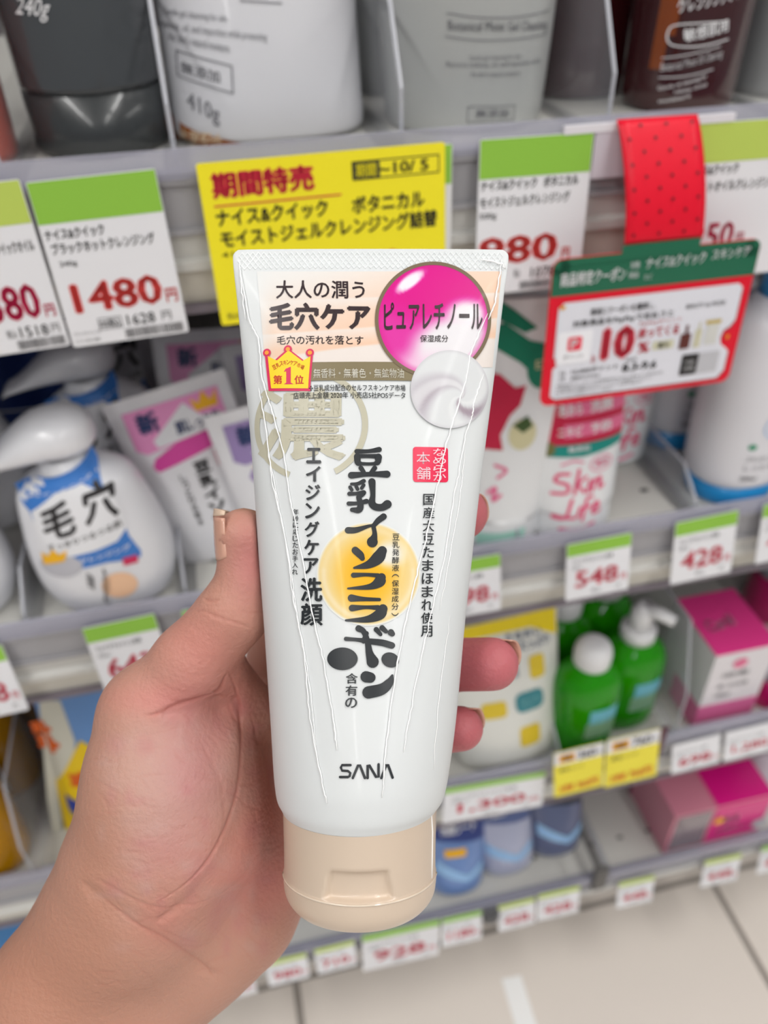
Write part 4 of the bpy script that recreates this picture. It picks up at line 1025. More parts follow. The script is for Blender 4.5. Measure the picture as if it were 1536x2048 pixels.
p.pt('lettering', [p.T('Gentle gel cleansing for skin.', (325, 30), (456, 48), (326, 12)), p.T('makeup, oil, and impurities while protecting', (320, 55), (533, 86), (321, 36)), p.T('the skin\'s natural moisture.', (336, 78), (460, 105), (337, 60)), p.T('410g', (375, 224), (440, 255), (372, 180), .012), p.T('無添加', (362, 145), (440, 166), (360, 120), .01),
    p.K([(480, 0), (520, 3), (563, 6)], .0003)], gtx)
p.pt('word_frame', [p.K([(352, 100), (463, 131)], .0003), p.K([(463, 131), (466, 186)], .0003), p.K([(466, 186), (355, 150)], .0003), p.K([(355, 150), (352, 100)], .0003)], gtx)
gb = mat('bottle_pale_grey', (172, 174, 173), .3, coat=.3)
p = Prod('pump_bottle', 'pale grey pump bottle with fine printed lines, between two clear dividers', 'bottle', [(0, .037, .032, 2.2, 0, 0), (.004, .0395, .034, 2.2, 0, 0), (.03, .0415, .035, 2.2, 0, 0), (.08, .0435, .036, 2.2, 0, 0), (.13, .0435, .036, 2.2, 0, 0), (.145, .03, .028, 2.1, 0, 0), (.15, .013, .013, 2, 0, 0), (.16, .013, .013, 2, 0, 0)], (.1385, .4315, .903), gb, seg=64)
part_loft('pump_collar', [(.158, .014, .014, 2, 0, 0), (.175, .014, .014, 2, 0, 0)], mat('cap_white', (228, 228, 230)), p.t, smooth=False)
G().tube([(0, 0, .17), (0, 0, .20), (0, -.03, .202)], .005, 10).obj('pump_head', _mats['cap_white'], p.t, smooth=True)
p.pt('lettering', [p.T('Botanical Moist Gel Cleansing', (896, 66), (1094, 62), (895, 40), .004), p.K([(893, 26), (950, 34), (1030, 34), (1098, 20)], .00022), p.K([(890, 72), (950, 80), (1030, 78), (1094, 66)], .00022), p.T('Gentle gel cleansing for skin', (938, 122), (1042, 118), (938, 110)), p.T('Remove makeup, oil, and impurities while', (892, 136), (1080, 128), (892, 122)), p.T('the skin\'s natural moisture', (940, 153), (1040, 150), (940, 142)), p.T('無添加', (950, 236), (1016, 234), (952, 219), .01)], gtx)
p.pt('word_frame', [p.K([(936, 213), (1030, 210)], .0002), p.K([(1030, 210), (1026, 240)], .0002), p.K([(1026, 240), (934, 244)], .0002), p.K([(934, 244), (936, 213)], .0002)], gtx)
brn = mat('brown_bottle', (58, 18, 22), .12, coat=.8); painted_amber_glint = mat('amber_glow_panel', (130, 60, 14), .2, coat=.5)
BRr = [(0, .026, .024, 2, 0, 0), (.004, .029, .027, 2, 0, 0), (.03, .0295, .0275, 2, 0, 0), (.12, .0305, .0285, 2, 0, 0), (.14, .02, .02, 2, 0, 0), (.15, .012, .012, 2, 0, 0)]
p = Prod('oil_bottle', 'dark brown glossy oil bottle with white lettering, front right of the top shelf', 'bottle', BRr, (.2575, .4285, .903), brn, group='brown oil bottles', seg=56)
p.pt('amber_side', [rrect(-.0262, .035, -.0195, .11), rrect(-.0262, .02, -.022, .035)], painted_amber_glint, .0002)  # amber highlight down the left side, painted onto the brown bottle
p.pt('lettering', [p.T('クレンジングオイル', (1355, 27), (1490, -8), (1352, -2), .02), p.T('敏感肌用', (1367, 84), (1455, 62), (1365, 58), .02), p.T('Botanical Moist Oil Cleansing', (1316, 146), (1442, 118), (1316, 124), .004), p.K([(1318, 114), (1380, 108), (1440, 92)], .0002), p.K([(1312, 153), (1370, 152), (1425, 138)], .0002),
    p.T('Gentle oil cleansing for', (1312, 182), (1412, 158), (1310, 170)), p.T('makeup, oil and', (1348, 190), (1412, 174), (1347, 180)), p.T('moisture', (1316, 206), (1380, 194), (1315, 198)),
    p.K([(1455, 42), (1400, 46), (1350, 50), (1334, 62), (1334, 82), (1352, 92), (1400, 92), (1455, 78)], .0003)], white_ink)
for x, y, lab in ((.2195, .476, 'dark brown oil bottle standing second row, left of the front one'), (.282, .503, 'dark brown oil bottle behind and right of the front one'), (.222, .545, 'dark brown oil bottle deepest in the row')):
    t = thing('oil_bottle', lab, 'bottle', (x, y, .903), 'brown oil bottles'); part_loft('body', BRr, brn, t); part_loft('cap', [(.148, .012, .012, 2, 0, 0), (.17, .012, .012, 2, 0, 0)], dk, t, smooth=False)
p = Prod('pump_bottle', 'pale grey bottle cut by the right edge of the top shelf', 'bottle', [(0, .032, .028, 2.4, 0, 0), (.004, .034, .03, 2.4, 0, 0), (.12, .034, .03, 2.4, 0, 0), (.14, .02, .02, 2, 0, 0)], (.337, .445, .903), gb)
part_loft('cap', [(.138, .012, .012, 2, 0, 0), (.16, .012, .012, 2, 0, 0)], _mats['cap_white'], p.t, smooth=False)
# second-row stock behind
for x, lab in ((-.045, 'dark grey tube behind the front dark tube'), ):
    t = thing('cleansing_tube', lab, 'tube', (x, .51, .903), 'dark tubes'); part_loft('body', [(0, .03, .03, 2, 0, 0), (.02, .031, .03, 2, 0, 0), (.15, .033, .01, 2, 0, 0), (.17, .034, .002, 2, 0, 0)], dk, t); part_loft('cap', [(0, .031, .031, 2, 0, 0), (.018, .0315, .031, 2, 0, 0)], dk, t, smooth=False)
for x, y, lab, m in ((.14, .52, 'pale grey bottle standing behind the front pump bottle', gb), (.045, .52, 'white pouch behind the 410g pouch', pw)):
    t = thing('refill_pouch' if m is pw else 'pump_bottle', lab, 'pouch' if m is pw else 'bottle', (x, y, .903))
    part_loft('body', [(0, .038, .03, 2.2, 0, 0), (.01, .041, .032, 2.2, 0, 0), (.13, .043, .02 if m is pw else .033, 2.2, 0, 0), (.15, .042 if m is pw else .013, .002 if m is pw else .013, 2, 0, 0)], m, t)
    part_loft('cap', [(.148, .010, .003, 2, 0, 0), (.165, .010, .003, 2, 0, 0)], _mats['cap_white'], t, smooth=False)

# ---------------- second row, left: foam pump bottles
fw = mat('foam_white', (226, 227, 232), .28, coat=.35); blue = ink('label_blue', (60, 122, 200)); 
FOAM = [(0, .030, .020, 2.4, 0, 0), (.004, .034, .024, 2.4, 0, 0), (.018, .0395, .0265, 2.4, 0, 0), (.033, .0405, .027, 2.4, 0, 0), (.050, .0390, .026, 2.4, 0, 0), (.068, .0360, .024, 2.3, 0, 0), (.084, .0320, .0215, 2.2, 0, 0), (.0915, .0235, .019, 2, 0, 0), (.0945, .0165, .0165, 2, 0, 0), (.0955, .0155, .0155, 2, 0, 0)]
def foam(label, x, y, roll, full=True, z=.657, yaw=0):
    p = Prod('foam_pump_bottle', label, 'bottle', FOAM, (x, y, z), fw, 'foam pump bottles', roll=roll, seg=56, yaw=yaw)
    # neck, then a rounded head with a long beak to the left
    part_loft('neck_collar', [(.094, .0150, .0150, 2, 0, 0), (.099, .0150, .0150, 2, 0, 0), (.101, .0125, .0125, 2, 0, 0), (.103, .012, .012, 2, 0, 0)], fw, p.t, smooth=False)
    bm = G(); secs = []
    for u in np.concatenate([np.linspace(0, .26, 12)**1.0, np.linspace(.30, 1, 16)]):
        x_ = .021-.072*u; w_ = .0190*(1-.52*sst(.42, 1, u)); rd = math.sqrt(max(.0, 1-(1-min(1, u/.26))**2)); w_ *= max(.04, rd); top = .129-.002*u-.022*sst(.30, 1, u)**1.2; bot = .101-.0005*u+.004*math.sin(u*math.pi); mc = (top+bot)/2; top = mc+(top-mc)*(.25+.75*rd) if u < .26 else top; bot = mc+(bot-mc)*(.25+.75*rd) if u < .26 else bot
        if u > .97: top -= .003
        secs.append((x_, w_, top, bot))
    V = []; Fs = []; n_ = 20
    for x_, w_, top, bot in secs:
        cz = (top+bot)/2; hz = (top-bot)/2
        for a in np.linspace(0, 2*math.pi, n_, endpoint=False):
            c_, s_ = math.cos(a), math.sin(a); V.append((x_, w_*math.copysign(abs(c_)**.8, c_), cz+hz*math.copysign(abs(s_)**.8, s_)))
    for i in range(len(secs)-1):
        for j in range(n_): k = (j+1) % n_; Fs.append((i*n_+j, (i+1)*n_+j, (i+1)*n_+k, i*n_+k))
    Fs.append(tuple(range(n_))); Fs.append(tuple((len(secs)-1)*n_+j for j in range(n_))[::-1])
    hd = mesh_obj('pump_head', V, Fs, fw, p.t, smooth=True); hd['label'] = 'rounded white pump head with a long beak'
    part_loft('stem', [(.090, .012, .012, 2, 0, 0), (.103, .012, .012, 2, 0, 0)], fw, p.t, smooth=False)
    return p
p = foam('front foam pump bottle with blue and white label, nearest at left', -.0855, .394, -5)
FP = p
BL_ = p.pt('blue_label', [p.P([(28, 968), (95, 955), (150, 935), (185, 890), (215, 950), (240, 1020), (258, 1070), (282, 1100), (282, 1112), (215, 1124), (150, 1139), (128, 1115), (80, 1070), (58, 1020)])], blue)
p.pt('white_panel', [p.P([(62, 1022), (110, 985), (165, 955), (205, 944), (225, 980), (245, 1022), (252, 1055), (235, 1080), (190, 1100), (140, 1112), (100, 1098), (76, 1066)])], ink('label_white', (228, 229, 233)), .0006, par=BL_)
p.pt('big_lettering', [p.T('毛', (92, 1082), (156, 1064), (76, 1012), .04), p.T('穴', (172, 1052), (240, 1028), (158, 970), .04)], black_ink, .0008)
p.pt('lettering', [p.T('すっきりつるつる肌', (98, 1100), (245, 1048), (94, 1088), .02), p.T('豆乳イソ', (208, 1200), (222, 1214), (205, 1130), .02), p.T('泡洗顔', (175, 1170), (190, 1180), (172, 1140), .02)], black_ink, .0008)
p.pt('white_lettering', [p.T('黒ずみ・ざらつき', (58, 982), (190, 918), (54, 968), .02), p.T('クレンジング', (160, 1126), (262, 1094), (158, 1116), .02)], white_ink, .0008, par=BL_)
p.pt('crown_mark', [p.P([(88, 1126), (130, 1120), (134, 1098), (118, 1108), (105, 1096), (96, 1110), (82, 1102)])], ink('gold_yellow', (240, 180, 20)), .0008)
p.pt('grey_disc', [poly([tuple(np.array(p.loc(122, 1132))+np.array([.012*math.cos(a), .008*math.sin(a)])) for a in np.linspace(0, 2*math.pi, 24, endpoint=False)])], ink('pale_grey', (186, 186, 194)), .0004)
p.pt('red_mark', [p.P([(245, 1115), (274, 1107), (277, 1122), (248, 1130)])], ink('seal_red2', (205, 40, 90)), .0006)
p.pt('peach_disc', [poly([tuple(np.array(p.loc(240, 1170))+np.array([.010*math.cos(a), .010*math.sin(a)])) for a in np.linspace(0, 2*math.pi, 24, endpoint=False)])], ink('peach', (240, 196, 160)), .0004)
off = np.array([-.004, .088, 0])
q = dup(p.t, mw_(loc=(-.080, .482, .657), roll=-4), 'foam pump bottle standing directly behind the front blue-labelled one', 'foam pump bottles')
q = dup(p.t, mw_(loc=(-.1815, .402, .657), roll=-4), 'foam pump bottle cut by the left edge, lower left of the front one', 'foam pump bottles')
q = dup(p.t, mw_(loc=(-.078, .572, .657), roll=-4), 'foam pump bottle deepest in the row, its blue label in shade', 'foam pump bottles')
q = dup(p.t, mw_(loc=(-.178, .49, .657), roll=-4), 'foam pump bottle second in the leftmost row', 'foam pump bottles')
navy = mat('navy_pack', (24, 48, 110), .35)
p = Prod('refill_pouch', 'navy blue pouch in the shade behind the foam bottles', 'pouch', [(0, .04, .02, 2.4, 0, 0), (.02, .042, .02, 2.4, 0, 0), (.13, .042, .006, 2.4, 0, .0), (.15, .042, .001, 2.4, 0, .0)], (-.155, .60, .657), navy); p.ring('gusset_line', white_ink, .03, .0002, .001)
p = Prod('refill_pouch', 'navy and gold pouch far back at the left edge', 'pouch', [(0, .04, .02, 2.4, 0, 0), (.02, .042, .02, 2.4, 0, 0), (.13, .042, .006, 2.4, 0, .0), (.15, .042, .001, 2.4, 0, .0)], (-.25, .60, .657), navy); p.ring('gold_line', ink('gold_yellow', (240, 180, 20)), .1, .0002, .006)
# ---------------- refill pouches: pink and purple headed
pch = mat('pouch_gloss', (226, 226, 230), .3, coat=.3)
def pouch_rings(w, h, b=.017): return [(0, w*.40, b*.6, 2.2, 0, 0), (.005, w*.46, b, 2.2, 0, 0), (h*.25, w*.485, b*1.05, 2.1, 0, 0), (h*.6, w*.495, b*.6, 2.1, 0, .002), (h*.9, w*.50, b*.12, 2.1, 0, .004), (h*.985, w*.50, .0008, 2.1, 0, .0045), (h, w*.48, .0006, 2.1, 0, .0045)]
pinkp = ink('pack_pink', (232, 150, 200)); magp = ink('pack_magenta', (214, 70, 158)); navyt = ink('navy_text', (30, 50, 100)); gy = ink('gold_yellow', (240, 180, 20)); pur = ink('pack_purple', (150, 130, 180)); sealp = ink('pack_seal', (196, 30, 80))
def pinkpouch(label, loc, roll, lean, wd=.075, h=.135, purple=False, yaw=0):
    p = Prod('refill_pouch', label, 'pouch', pouch_rings(wd, h), loc, pch, 'soy face wash refill pouches', roll=roll, lean=lean, seg=48, yaw=yaw)
    A = pur if purple else pinkp; X = wd
    def R(x0, z0, x1, z1): return rrect(x0*X, z0*h, x1*X, z1*h)
    def Tx(s_, x0, z0, x1, z1, b=.02): return p.text(s_, (x0*X, z0*h), (x1*X, z0*h), (x0*X, z1*h), b, 2, px=False)
    p.pt('head_panel', [poly([(-.38*X, .93*h), (-.38*X, .73*h), (-.30*X, .70*h), (.40*X, .76*h), (.40*X, .93*h)])], A)
    p.pt('white_wave', [poly([(-.22*X, .76*h), (.10*X, .90*h), (.20*X, .82*h), (.38*X, .80*h), (.30*X, .745*h), (-.2*X, .72*h)])], ink('label_white', (228, 229, 233)), .0004)
    p.pt('crown_mark', [poly([(.18*X, .84*h), (.36*X, .84*h), (.38*X, .92*h), (.32*X, .875*h), (.27*X, .93*h), (.22*X, .875*h), (.16*X, .91*h)])] if not purple else [poly([(-.24*X, .60*h), (0*X, .60*h), (0*X, .69*h), (-.07*X, .65*h), (-.12*X, .70*h), (-.17*X, .65*h), (-.24*X, .69*h)])], gy, .0006)
    p.pt('head_lettering', [Tx('新', -.30, .80, -.12, .91, .05), Tx('肌', -.02, .755, .08, .82, .04), Tx('しっとり', .08, .76, .34, .82, .03)], navyt, .0007)
    p.pt('magenta_ribbon', [poly([(-.30*X, .63*h), (-.27*X, .60*h), (.34*X, .665*h), (.34*X, .745*h), (-.05*X, .725*h), (-.26*X, .67*h)])], pur if purple else magp, .0004)
    p.pt('red_seal', [R(.20, .545, .36, .63)], sealp); p.pt('seal_words', [Tx('本舗', .22, .56, .34, .61)], white_ink, .0005)
    sh = []
    for i, ch_ in enumerate('豆乳イソフラ'):
        z1 = (.60-i*.075)*h; sh.append(p.text(ch_, (0, z1-.066*h), (.14*X, z1-.066*h), (0, z1), .06, 2, px=False))
    for i, ch_ in enumerate('しっとり化粧水'):
        z1 = (.56-i*.042)*h; sh.append(p.text(ch_, (-.13*X, z1-.036*h), (-.08*X, z1-.036*h), (-.13*X, z1), .02, 2, px=False))
    sh.append(ellipse(.04*X, .135*h, .05*X, .02*h))
    p.pt('lettering', sh, black_ink, .0004)
    return p
p = pinkpouch('white pouch with pink head, tilted beside the front foam bottle', (-.0165, .417, .657), -11, 6, .075, .116)
q = dup(p.t, mw_(loc=(-.014, .480, .657), roll=3, lean=10), 'white pouch with pink head standing behind the tilted front one', 'soy face wash refill pouches')
p = pinkpouch('white pouch with purple head, partly hidden by the held tube', (.036, .396, .657), -9, 7, .075, .109, True)
q = dup(p.t, mw_(loc=(.040, .475, .657), roll=-3, lean=7), 'white pouch with purple head standing behind its front neighbour', 'soy face wash refill pouches')
q = dup(p.t, mw_(loc=(.045, .545, .657), roll=3, lean=4), 'white pouch with purple head deepest in its row', 'soy face wash refill pouches')
# ---------------- second row, right: green-red tube, pink and white tubes, blue-based bottles
wtube = mat('tube_gloss_white', (226, 228, 230), .25, coat=.3); cr2 = ink('pack_crimson', (190, 18, 62)); gr2 = ink('pack_green', (6, 120, 92)); teal = ink('pack_teal', (8, 138, 128)); pk2 = ink('pack_rose', (226, 110, 150)); mint = ink('pack_mint', (160, 210, 196))
def crimp_rings(w, h, b=.02, w0=None):
    w0 = w0 or w*.8; return [(0, w0*.5-.002, b*.9, 2, 0, 0), (.003, w0*.5, b, 2, 0, 0), (.018, w0*.5, b, 2, 0, 0), (.022, w0*.5+.001, b, 2, 0, 0), (h*.5, (w0*.5+w*.5)/2+.001, b*.72, 2, 0, 0), (h*.92, w*.5, b*.1, 2, 0, 0), (h, w*.5, .0007, 2, 0, 0)]
p = Prod('face_wash_tube', 'white tube with green and crimson swoosh just right of the held tube', 'tube', crimp_rings(.072, .160, .019, .056), (.159, .3875, .6575), wtube, lean=3, roll=3, seg=56)
p.pt('green_swoosh', [p.P([(950, 660), (1010, 645), (1060, 680), (1110, 690), (1130, 640), (1135, 740), (1085, 765), (1040, 725), (980, 690), (950, 700)]), p.P([(985, 590), (1030, 620), (1075, 655), (1050, 665), (1000, 640), (970, 610)])], gr2)
p.pt('crimson_shape', [p.P([(955, 740), (1000, 748), (1030, 775), (1052, 770), (1040, 810), (1020, 830), (1000, 870), (1005, 900), (955, 895)])], cr2, .0004)
p.pt('gold_leaf', [poly([tuple(np.array(p.loc(1045, 868))+np.array([.009*math.cos(a), .010*math.sin(a)])) for a in np.linspace(0, 2*math.pi, 20, endpoint=False)])], ink('pale_gold', (206, 200, 160)), .0005)
p.pt('leaf', [p.P([(1025, 850), (1055, 830), (1065, 850), (1045, 865)])], ink('leaf_green', (60, 84, 40)), .0007)
p.pt('green_badge', [poly([tuple(np.array(p.loc(1085, 735))+np.array([.010*math.cos(a), .012*math.sin(a)])) for a in np.linspace(0, 2*math.pi, 20, endpoint=False)])], gr2, .0006); p.pt('badge_words', [p.T('EX', (1070, 738), (1100, 732), (1070, 720), .02)], ink('pale_gold', (206, 200, 160)), .0009)
p.pt('lettering', [p.K([(975, 985), (990, 975), (985, 1000), (1000, 990)], .0012), p.K([(990, 930), (1012, 940), (995, 955)], .0010)], pk2, .0004)
p.pt('mint_foot', [p.P([(950, 1062), (1000, 1066), (1050, 1052), (1040, 1100), (950, 1105)])], mint, .0003)
def skin(label, loc, roll, lean):
    p = Prod('face_wash_tube', label, 'tube', crimp_rings(.064, .128, .019, .0585), loc, wtube, 'pink and white face wash tubes', roll=roll, lean=lean, seg=56)
    X, h = .064, .109
    def R(x0, z0, x1, z1): return rrect(x0*X, z0*h, x1*X, z1*h)
    def Tx(s_, x0, z0, x1, z1, b=.02, sl=0): return p.text(s_, (x0*X, z0*h), (x1*X, (z0+sl)*h), (x0*X, z1*h), b, 2, px=False)
    p.pt('crimson_panel', [R(-.44, .62, .45, .95)], cr2); p.pt('rose_panel', [R(-.2, .66, .45, .74), R(-.2, .78, .45, .86)], pk2, .0004)
    p.pt('panel_lettering', [Tx('泡あら', -.26, .79, -.02, .86, .03), Tx('洗顔', .06, .79, .3, .86, .03), Tx('ニキビ', -.26, .67, -.02, .73, .03), Tx('予防', .06, .67, .3, .73, .03), ('R',) if False else R(-.40, .78, -.33, .9)], white_ink, .0007)
    p.pt('teal_band', [poly([(-.44*X, .555*h), (0, .54*h), (.44*X, .565*h), (.44*X, .62*h), (-.44*X, .62*h)])], teal)
    p.pt('leaf_mark', [ellipse(-.36*X, .60*h, .08*X, .045*h)], ink('leaf_olive', (110, 110, 60)), .0006); p.pt('band_lettering', [Tx('無添加', -.16, .575, .06, .61, .02)], white_ink, .0006)
    def SS(pts, r): return stroke([(x*X, z*h) for x, z in pts], r)
    rr = .0011
    p.pt('script_lettering', [SS([(-.14, .44), (-.24, .44), (-.27, .40), (-.15, .37), (-.16, .32), (-.30, .32)], rr), SS([(-.04, .46), (-.08, .31)], rr), SS([(.035, .41), (-.055, .368)], rr*.9), SS([(-.055, .368), (.025, .31)], rr*.9), SS([(.08, .38), (.06, .31)], rr), SS([(.13, .38), (.11, .31)], rr), SS([(.13, .36), (.2, .385), (.19, .32), (.24, .33)], rr),
        SS([(-.10, .27), (-.16, .15), (-.28, .155)], rr), SS([(-.28, .17), (-.18, .15), (-.06, .14)], rr), SS([(-.01, .21), (-.03, .15)], rr), SS([(.12, .27), (.06, .26), (.02, .12)], rr), SS([(.0, .205), (.09, .21)], rr), SS([(.13, .185), (.2, .2), (.17, .225), (.13, .19), (.15, .15), (.22, .16)], rr)], ink('script_pink', (226, 80, 124)), .0004)
    p.pt('pink_oval', [annulus(.20*X, .475*h, .13*X, .05*h, .0008, 40)], pk2, .0004); p.pt('oval_lettering', [Tx('薬用', .13, .455, .27, .50, .02)], pk2, .0004)
    p.pt('pink_arcs', [SS([(-.22, .50), (-.10, .52), (.0, .505)], .0006), SS([(-.2, .07), (0, .05), (.16, .08)], .0012)], pk2, .0004)
    return p
p = skin('white tube with crimson head and pink script, below the coupon card', (.2085, .3865, .6575), -1, 3)
q = dup(p.t, mw_(loc=(.268, .452, .658), roll=5, lean=6), 'second crimson headed tube leaning behind and right of the first', 'pink and white face wash tubes')
q = dup(p.t, mw_(loc=(.205, .465, .6575), roll=2, lean=6), 'crimson headed tube upright behind the front one', 'pink and white face wash tubes')
q = dup(p.t, mw_(loc=(.140, .465, .6575), roll=2, lean=6), 'crimson headed tube behind the green swoosh tube', 'pink and white face wash tubes')
q = dup(p.t, mw_(loc=(.075, .44, .6575), roll=-2, lean=6), 'crimson headed tube hidden mostly by the held tube', 'pink and white face wash tubes')
bl = mat('base_blue', (30, 140, 206), .3, coat=.3); wb = mat('bottle_white_soft', (222, 222, 228), .3, coat=.3)
def bluebase(label, loc):
    p = Prod('toner_bottle', label, 'bottle', [(.016, .0315, .0275, 2.2, 0, 0), (.022, .0335, .029, 2.2, 0, 0), (.05, .035, .030, 2.2, 0, 0), (.10, .0345, .0295, 2.2, 0, 0), (.13, .030, .026, 2.2, 0, 0), (.143, .016, .015, 2, 0, 0)], loc, wb, 'white bottles with blue bases', seg=48)
    part_loft('base', [(0, .029, .025, 2.2, 0, 0), (.002, .030, .026, 2.2, 0, 0), (.017, .0315, .0275, 2.2, 0, 0)], bl, p.t, smooth=False, label='bright blue foot')
    part_loft('cap', [(.142, .0145, .0145, 2, 0, 0), (.165, .0145, .0145, 2, 0, 0), (.167, .013, .013, 2, 0, 0)], bl, p.t, smooth=False)
    Tx = lambda s_, x0, z0, x1, z1, b=.02: p.text(s_, (x0, z0), (x1, z0), (x0, z1), b, 2, px=False)
    p.pt('logo_lettering', [Tx('C', -.006, .084, .004, .094, .08), Tx('l', .007, .084, .009, .096, .04)], ink('dark_grey_text', (70, 72, 78)), .0004)
    p.pt('lettering', [Tx('medicated lotion', -.006, .070, .018, .074, .01), Tx('スキンローション', -.014, .040, .010, .044, .01), Tx('しっとり', -.014, .033, .006, .037, .01), Tx('200ml', -.014, .024, -.003, .028)], grey_ink, .0004)
    p.pt('green_dot', [ellipse(-.0125, .0515, .0028, .0022, 16)], ink('dot_green', (40, 150, 110)), .0004); p.pt('blue_ring', [annulus(.004, .066, .013, .010, .001, 30)], ink('ring_blue', (160, 190, 226)), .0004)
    return p
p = bluebase('white bottle with blue base at the right edge, second shelf', (.3345, .3965, .6575))
q = dup(p.t, mw_(loc=(.332, .468, .6575)), 'white bottle with blue base standing behind the front one', 'white bottles with blue bases')
q = dup(p.t, mw_(loc=(.415, .405, .6575)), 'white bottle with blue base outside right of the front one', 'white bottles with blue bases')

# ---------------- third row
oil = mat('oil_gold', (226, 160, 10), .1, coat=.7, trans=.35); 
def goldb(label, loc):
    p = Prod('oil_bottle', label, 'bottle', [(0, .028, .022, 2.4, 0, 0), (.004, .032, .025, 2.4, 0, 0), (.02, .033, .026, 2.4, 0, 0), (.08, .031, .025, 2.4, 0, 0), (.11, .022, .02, 2.2, 0, 0), (.12, .012, .012, 2, 0, 0), (.128, .012, .012, 2, 0, 0)], loc, oil, 'gold oil bottles')
    p.pt('side_label', [rrect(-.024, .015, .012, .062)], ink('label_white', (228, 229, 233))); p.pt('label_mark', [rrect(-.012, .03, .008, .05)], ink('label_purple', (70, 60, 130)), .0005)
    part_loft('cap', [(.126, .013, .013, 2, 0, 0), (.15, .012, .012, 2, 0, 0)], _mats['cap_white'], p.t, smooth=False); return p
p = goldb('front gold oil bottle at the left edge, third shelf', (-.247, .402, .388)); q = dup(p.t, mw_(loc=(-.245, .475, .388)), 'gold oil bottle in shade behind the front one', 'gold oil bottles'); q = dup(p.t, mw_(loc=(-.245, .55, .388)), 'gold oil bottle deepest in its row', 'gold oil bottles')
sb = mat('pack_sky', (96, 142, 200), .3, coat=.3, bump=.3, bscale=30)
p = Prod('refill_pouch', 'blue and yellow floral pouch half hidden behind the hand', 'pouch', pouch_rings(.085, .165, .02), (-.140, .412, .388), sb, roll=2, lean=5)
p.pt('yellow_field', [p.P([(112, 1560), (150, 1500), (160, 1480), (240, 1520), (280, 1750), (150, 1745), (138, 1690)])], ink('yellow_pack', (232, 196, 10)), .0003)
p.pt('pale_field', [p.P([(78, 1400), (120, 1400), (150, 1480), (150, 1500), (112, 1560), (130, 1700), (150, 1748), (120, 1748), (95, 1600)])], ink('pale_pack', (206, 204, 190)), .0004)
p.pt('orange_flower', [poly([tuple(np.array(p.loc(cx_, cy_))+r_*np.array([math.cos(a), math.sin(a)])*(1+.2*math.cos(5*a))) for a in np.linspace(0, 2*math.pi, 30, endpoint=False)]) for cx_, cy_, r_ in ((82, 1452, .007), (96, 1485, .008), (160, 1560, .008))], ink('flower_orange', (214, 92, 16)), .0006)
p.pt('blue_badge', [p.P([(130, 1585), (150, 1600), (185, 1602), (188, 1635), (150, 1628), (137, 1615)])], ink('badge_blue', (40, 66, 160)), .0006)
p = Prod('lotion_bottle', 'white-capped bottle behind the blue floral pouch', 'bottle', [(0, .024, .02, 2.4, 0, 0), (.005, .026, .022, 2.4, 0, 0), (.11, .026, .022, 2.4, 0, 0), (.125, .014, .014, 2, 0, 0), (.135, .013, .013, 2, 0, 0)], (-.130, .470, .388), sb)
part_loft('cap', [(.132, .013, .013, 2, 0, 0), (.168, .0125, .0125, 2, 0, 0), (.170, .011, .011, 2, 0, 0)], _mats['cap_white'], p.t, smooth=False)
# behind the hand, between pouch and the tube
p = Prod('refill_pouch', 'pale green pouch behind the palm, third shelf', 'pouch', pouch_rings(.08, .15, .02), (-.04, .42, .388), mat('pale_green_pack', (196, 206, 190), .35)); p.ring('band', gr2, .08, .0003, .02)
# yellow headed pouches
def yel(label, loc, roll, lean):
    p = Prod('refill_pouch', label, 'pouch', pouch_rings(.098, .146, .022), loc, mat('pack_offwhite', (220, 220, 214), .35, coat=.2), 'yellow headed pouches', roll=roll, lean=lean, seg=56); X, h = .098, .150
    R = lambda x0, z0, x1, z1, r=0: rrect(x0*X, z0*h, x1*X, z1*h, r); Tx = lambda s_, x0, z0, x1, z1, b=.02: p.text(s_, (x0*X, z0*h), (x1*X, z0*h), (x0*X, z1*h), b, 2, px=False)
    p.pt('yellow_head', [poly([(-.48*X, .97*h), (-.48*X, .89*h), (.25*X, .885*h), (.42*X, .82*h), (.48*X, .80*h), (.48*X, .97*h)])], ink('yellow_pack2', (240, 214, 20)))
    p.pt('lettering', [Tx('たっぷり', .14, .76, .40, .82, .03), Tx('うるおい', .02, .83, .34, .875, .03), Tx('保湿', -.02, .62, .10, .70, .02), Tx('つめかえ', -.3, .76, .0, .84, .03)], ink('blue_grey_text', (90, 104, 134)), .0005)
    p.pt('yellow_marks', [R(.20, .58, .34, .72, .004), R(-.26, .40, -.04, .50, .004), R(.05, .17, .24, .31, .004)], ink('mustard', (216, 188, 50)), .0005)
    p.pt('teal_badge', [R(.04, .40, .30, .52, .006)], ink('badge_teal', (60, 130, 140)), .0006); p.pt('badge_words', [Tx('泡立ち', .08, .43, .26, .49, .02)], ink('badge_teal_light', (110, 170, 176)), .0009)
    return p
p = yel('white pouch with yellow head in front, between ring finger and green bottle', (.191, .398, .3885), -3, 8)
q = dup(p.t, mw_(loc=(.180, .470, .3885), roll=0, lean=6), 'yellow headed pouch standing behind the front one', 'yellow headed pouches')
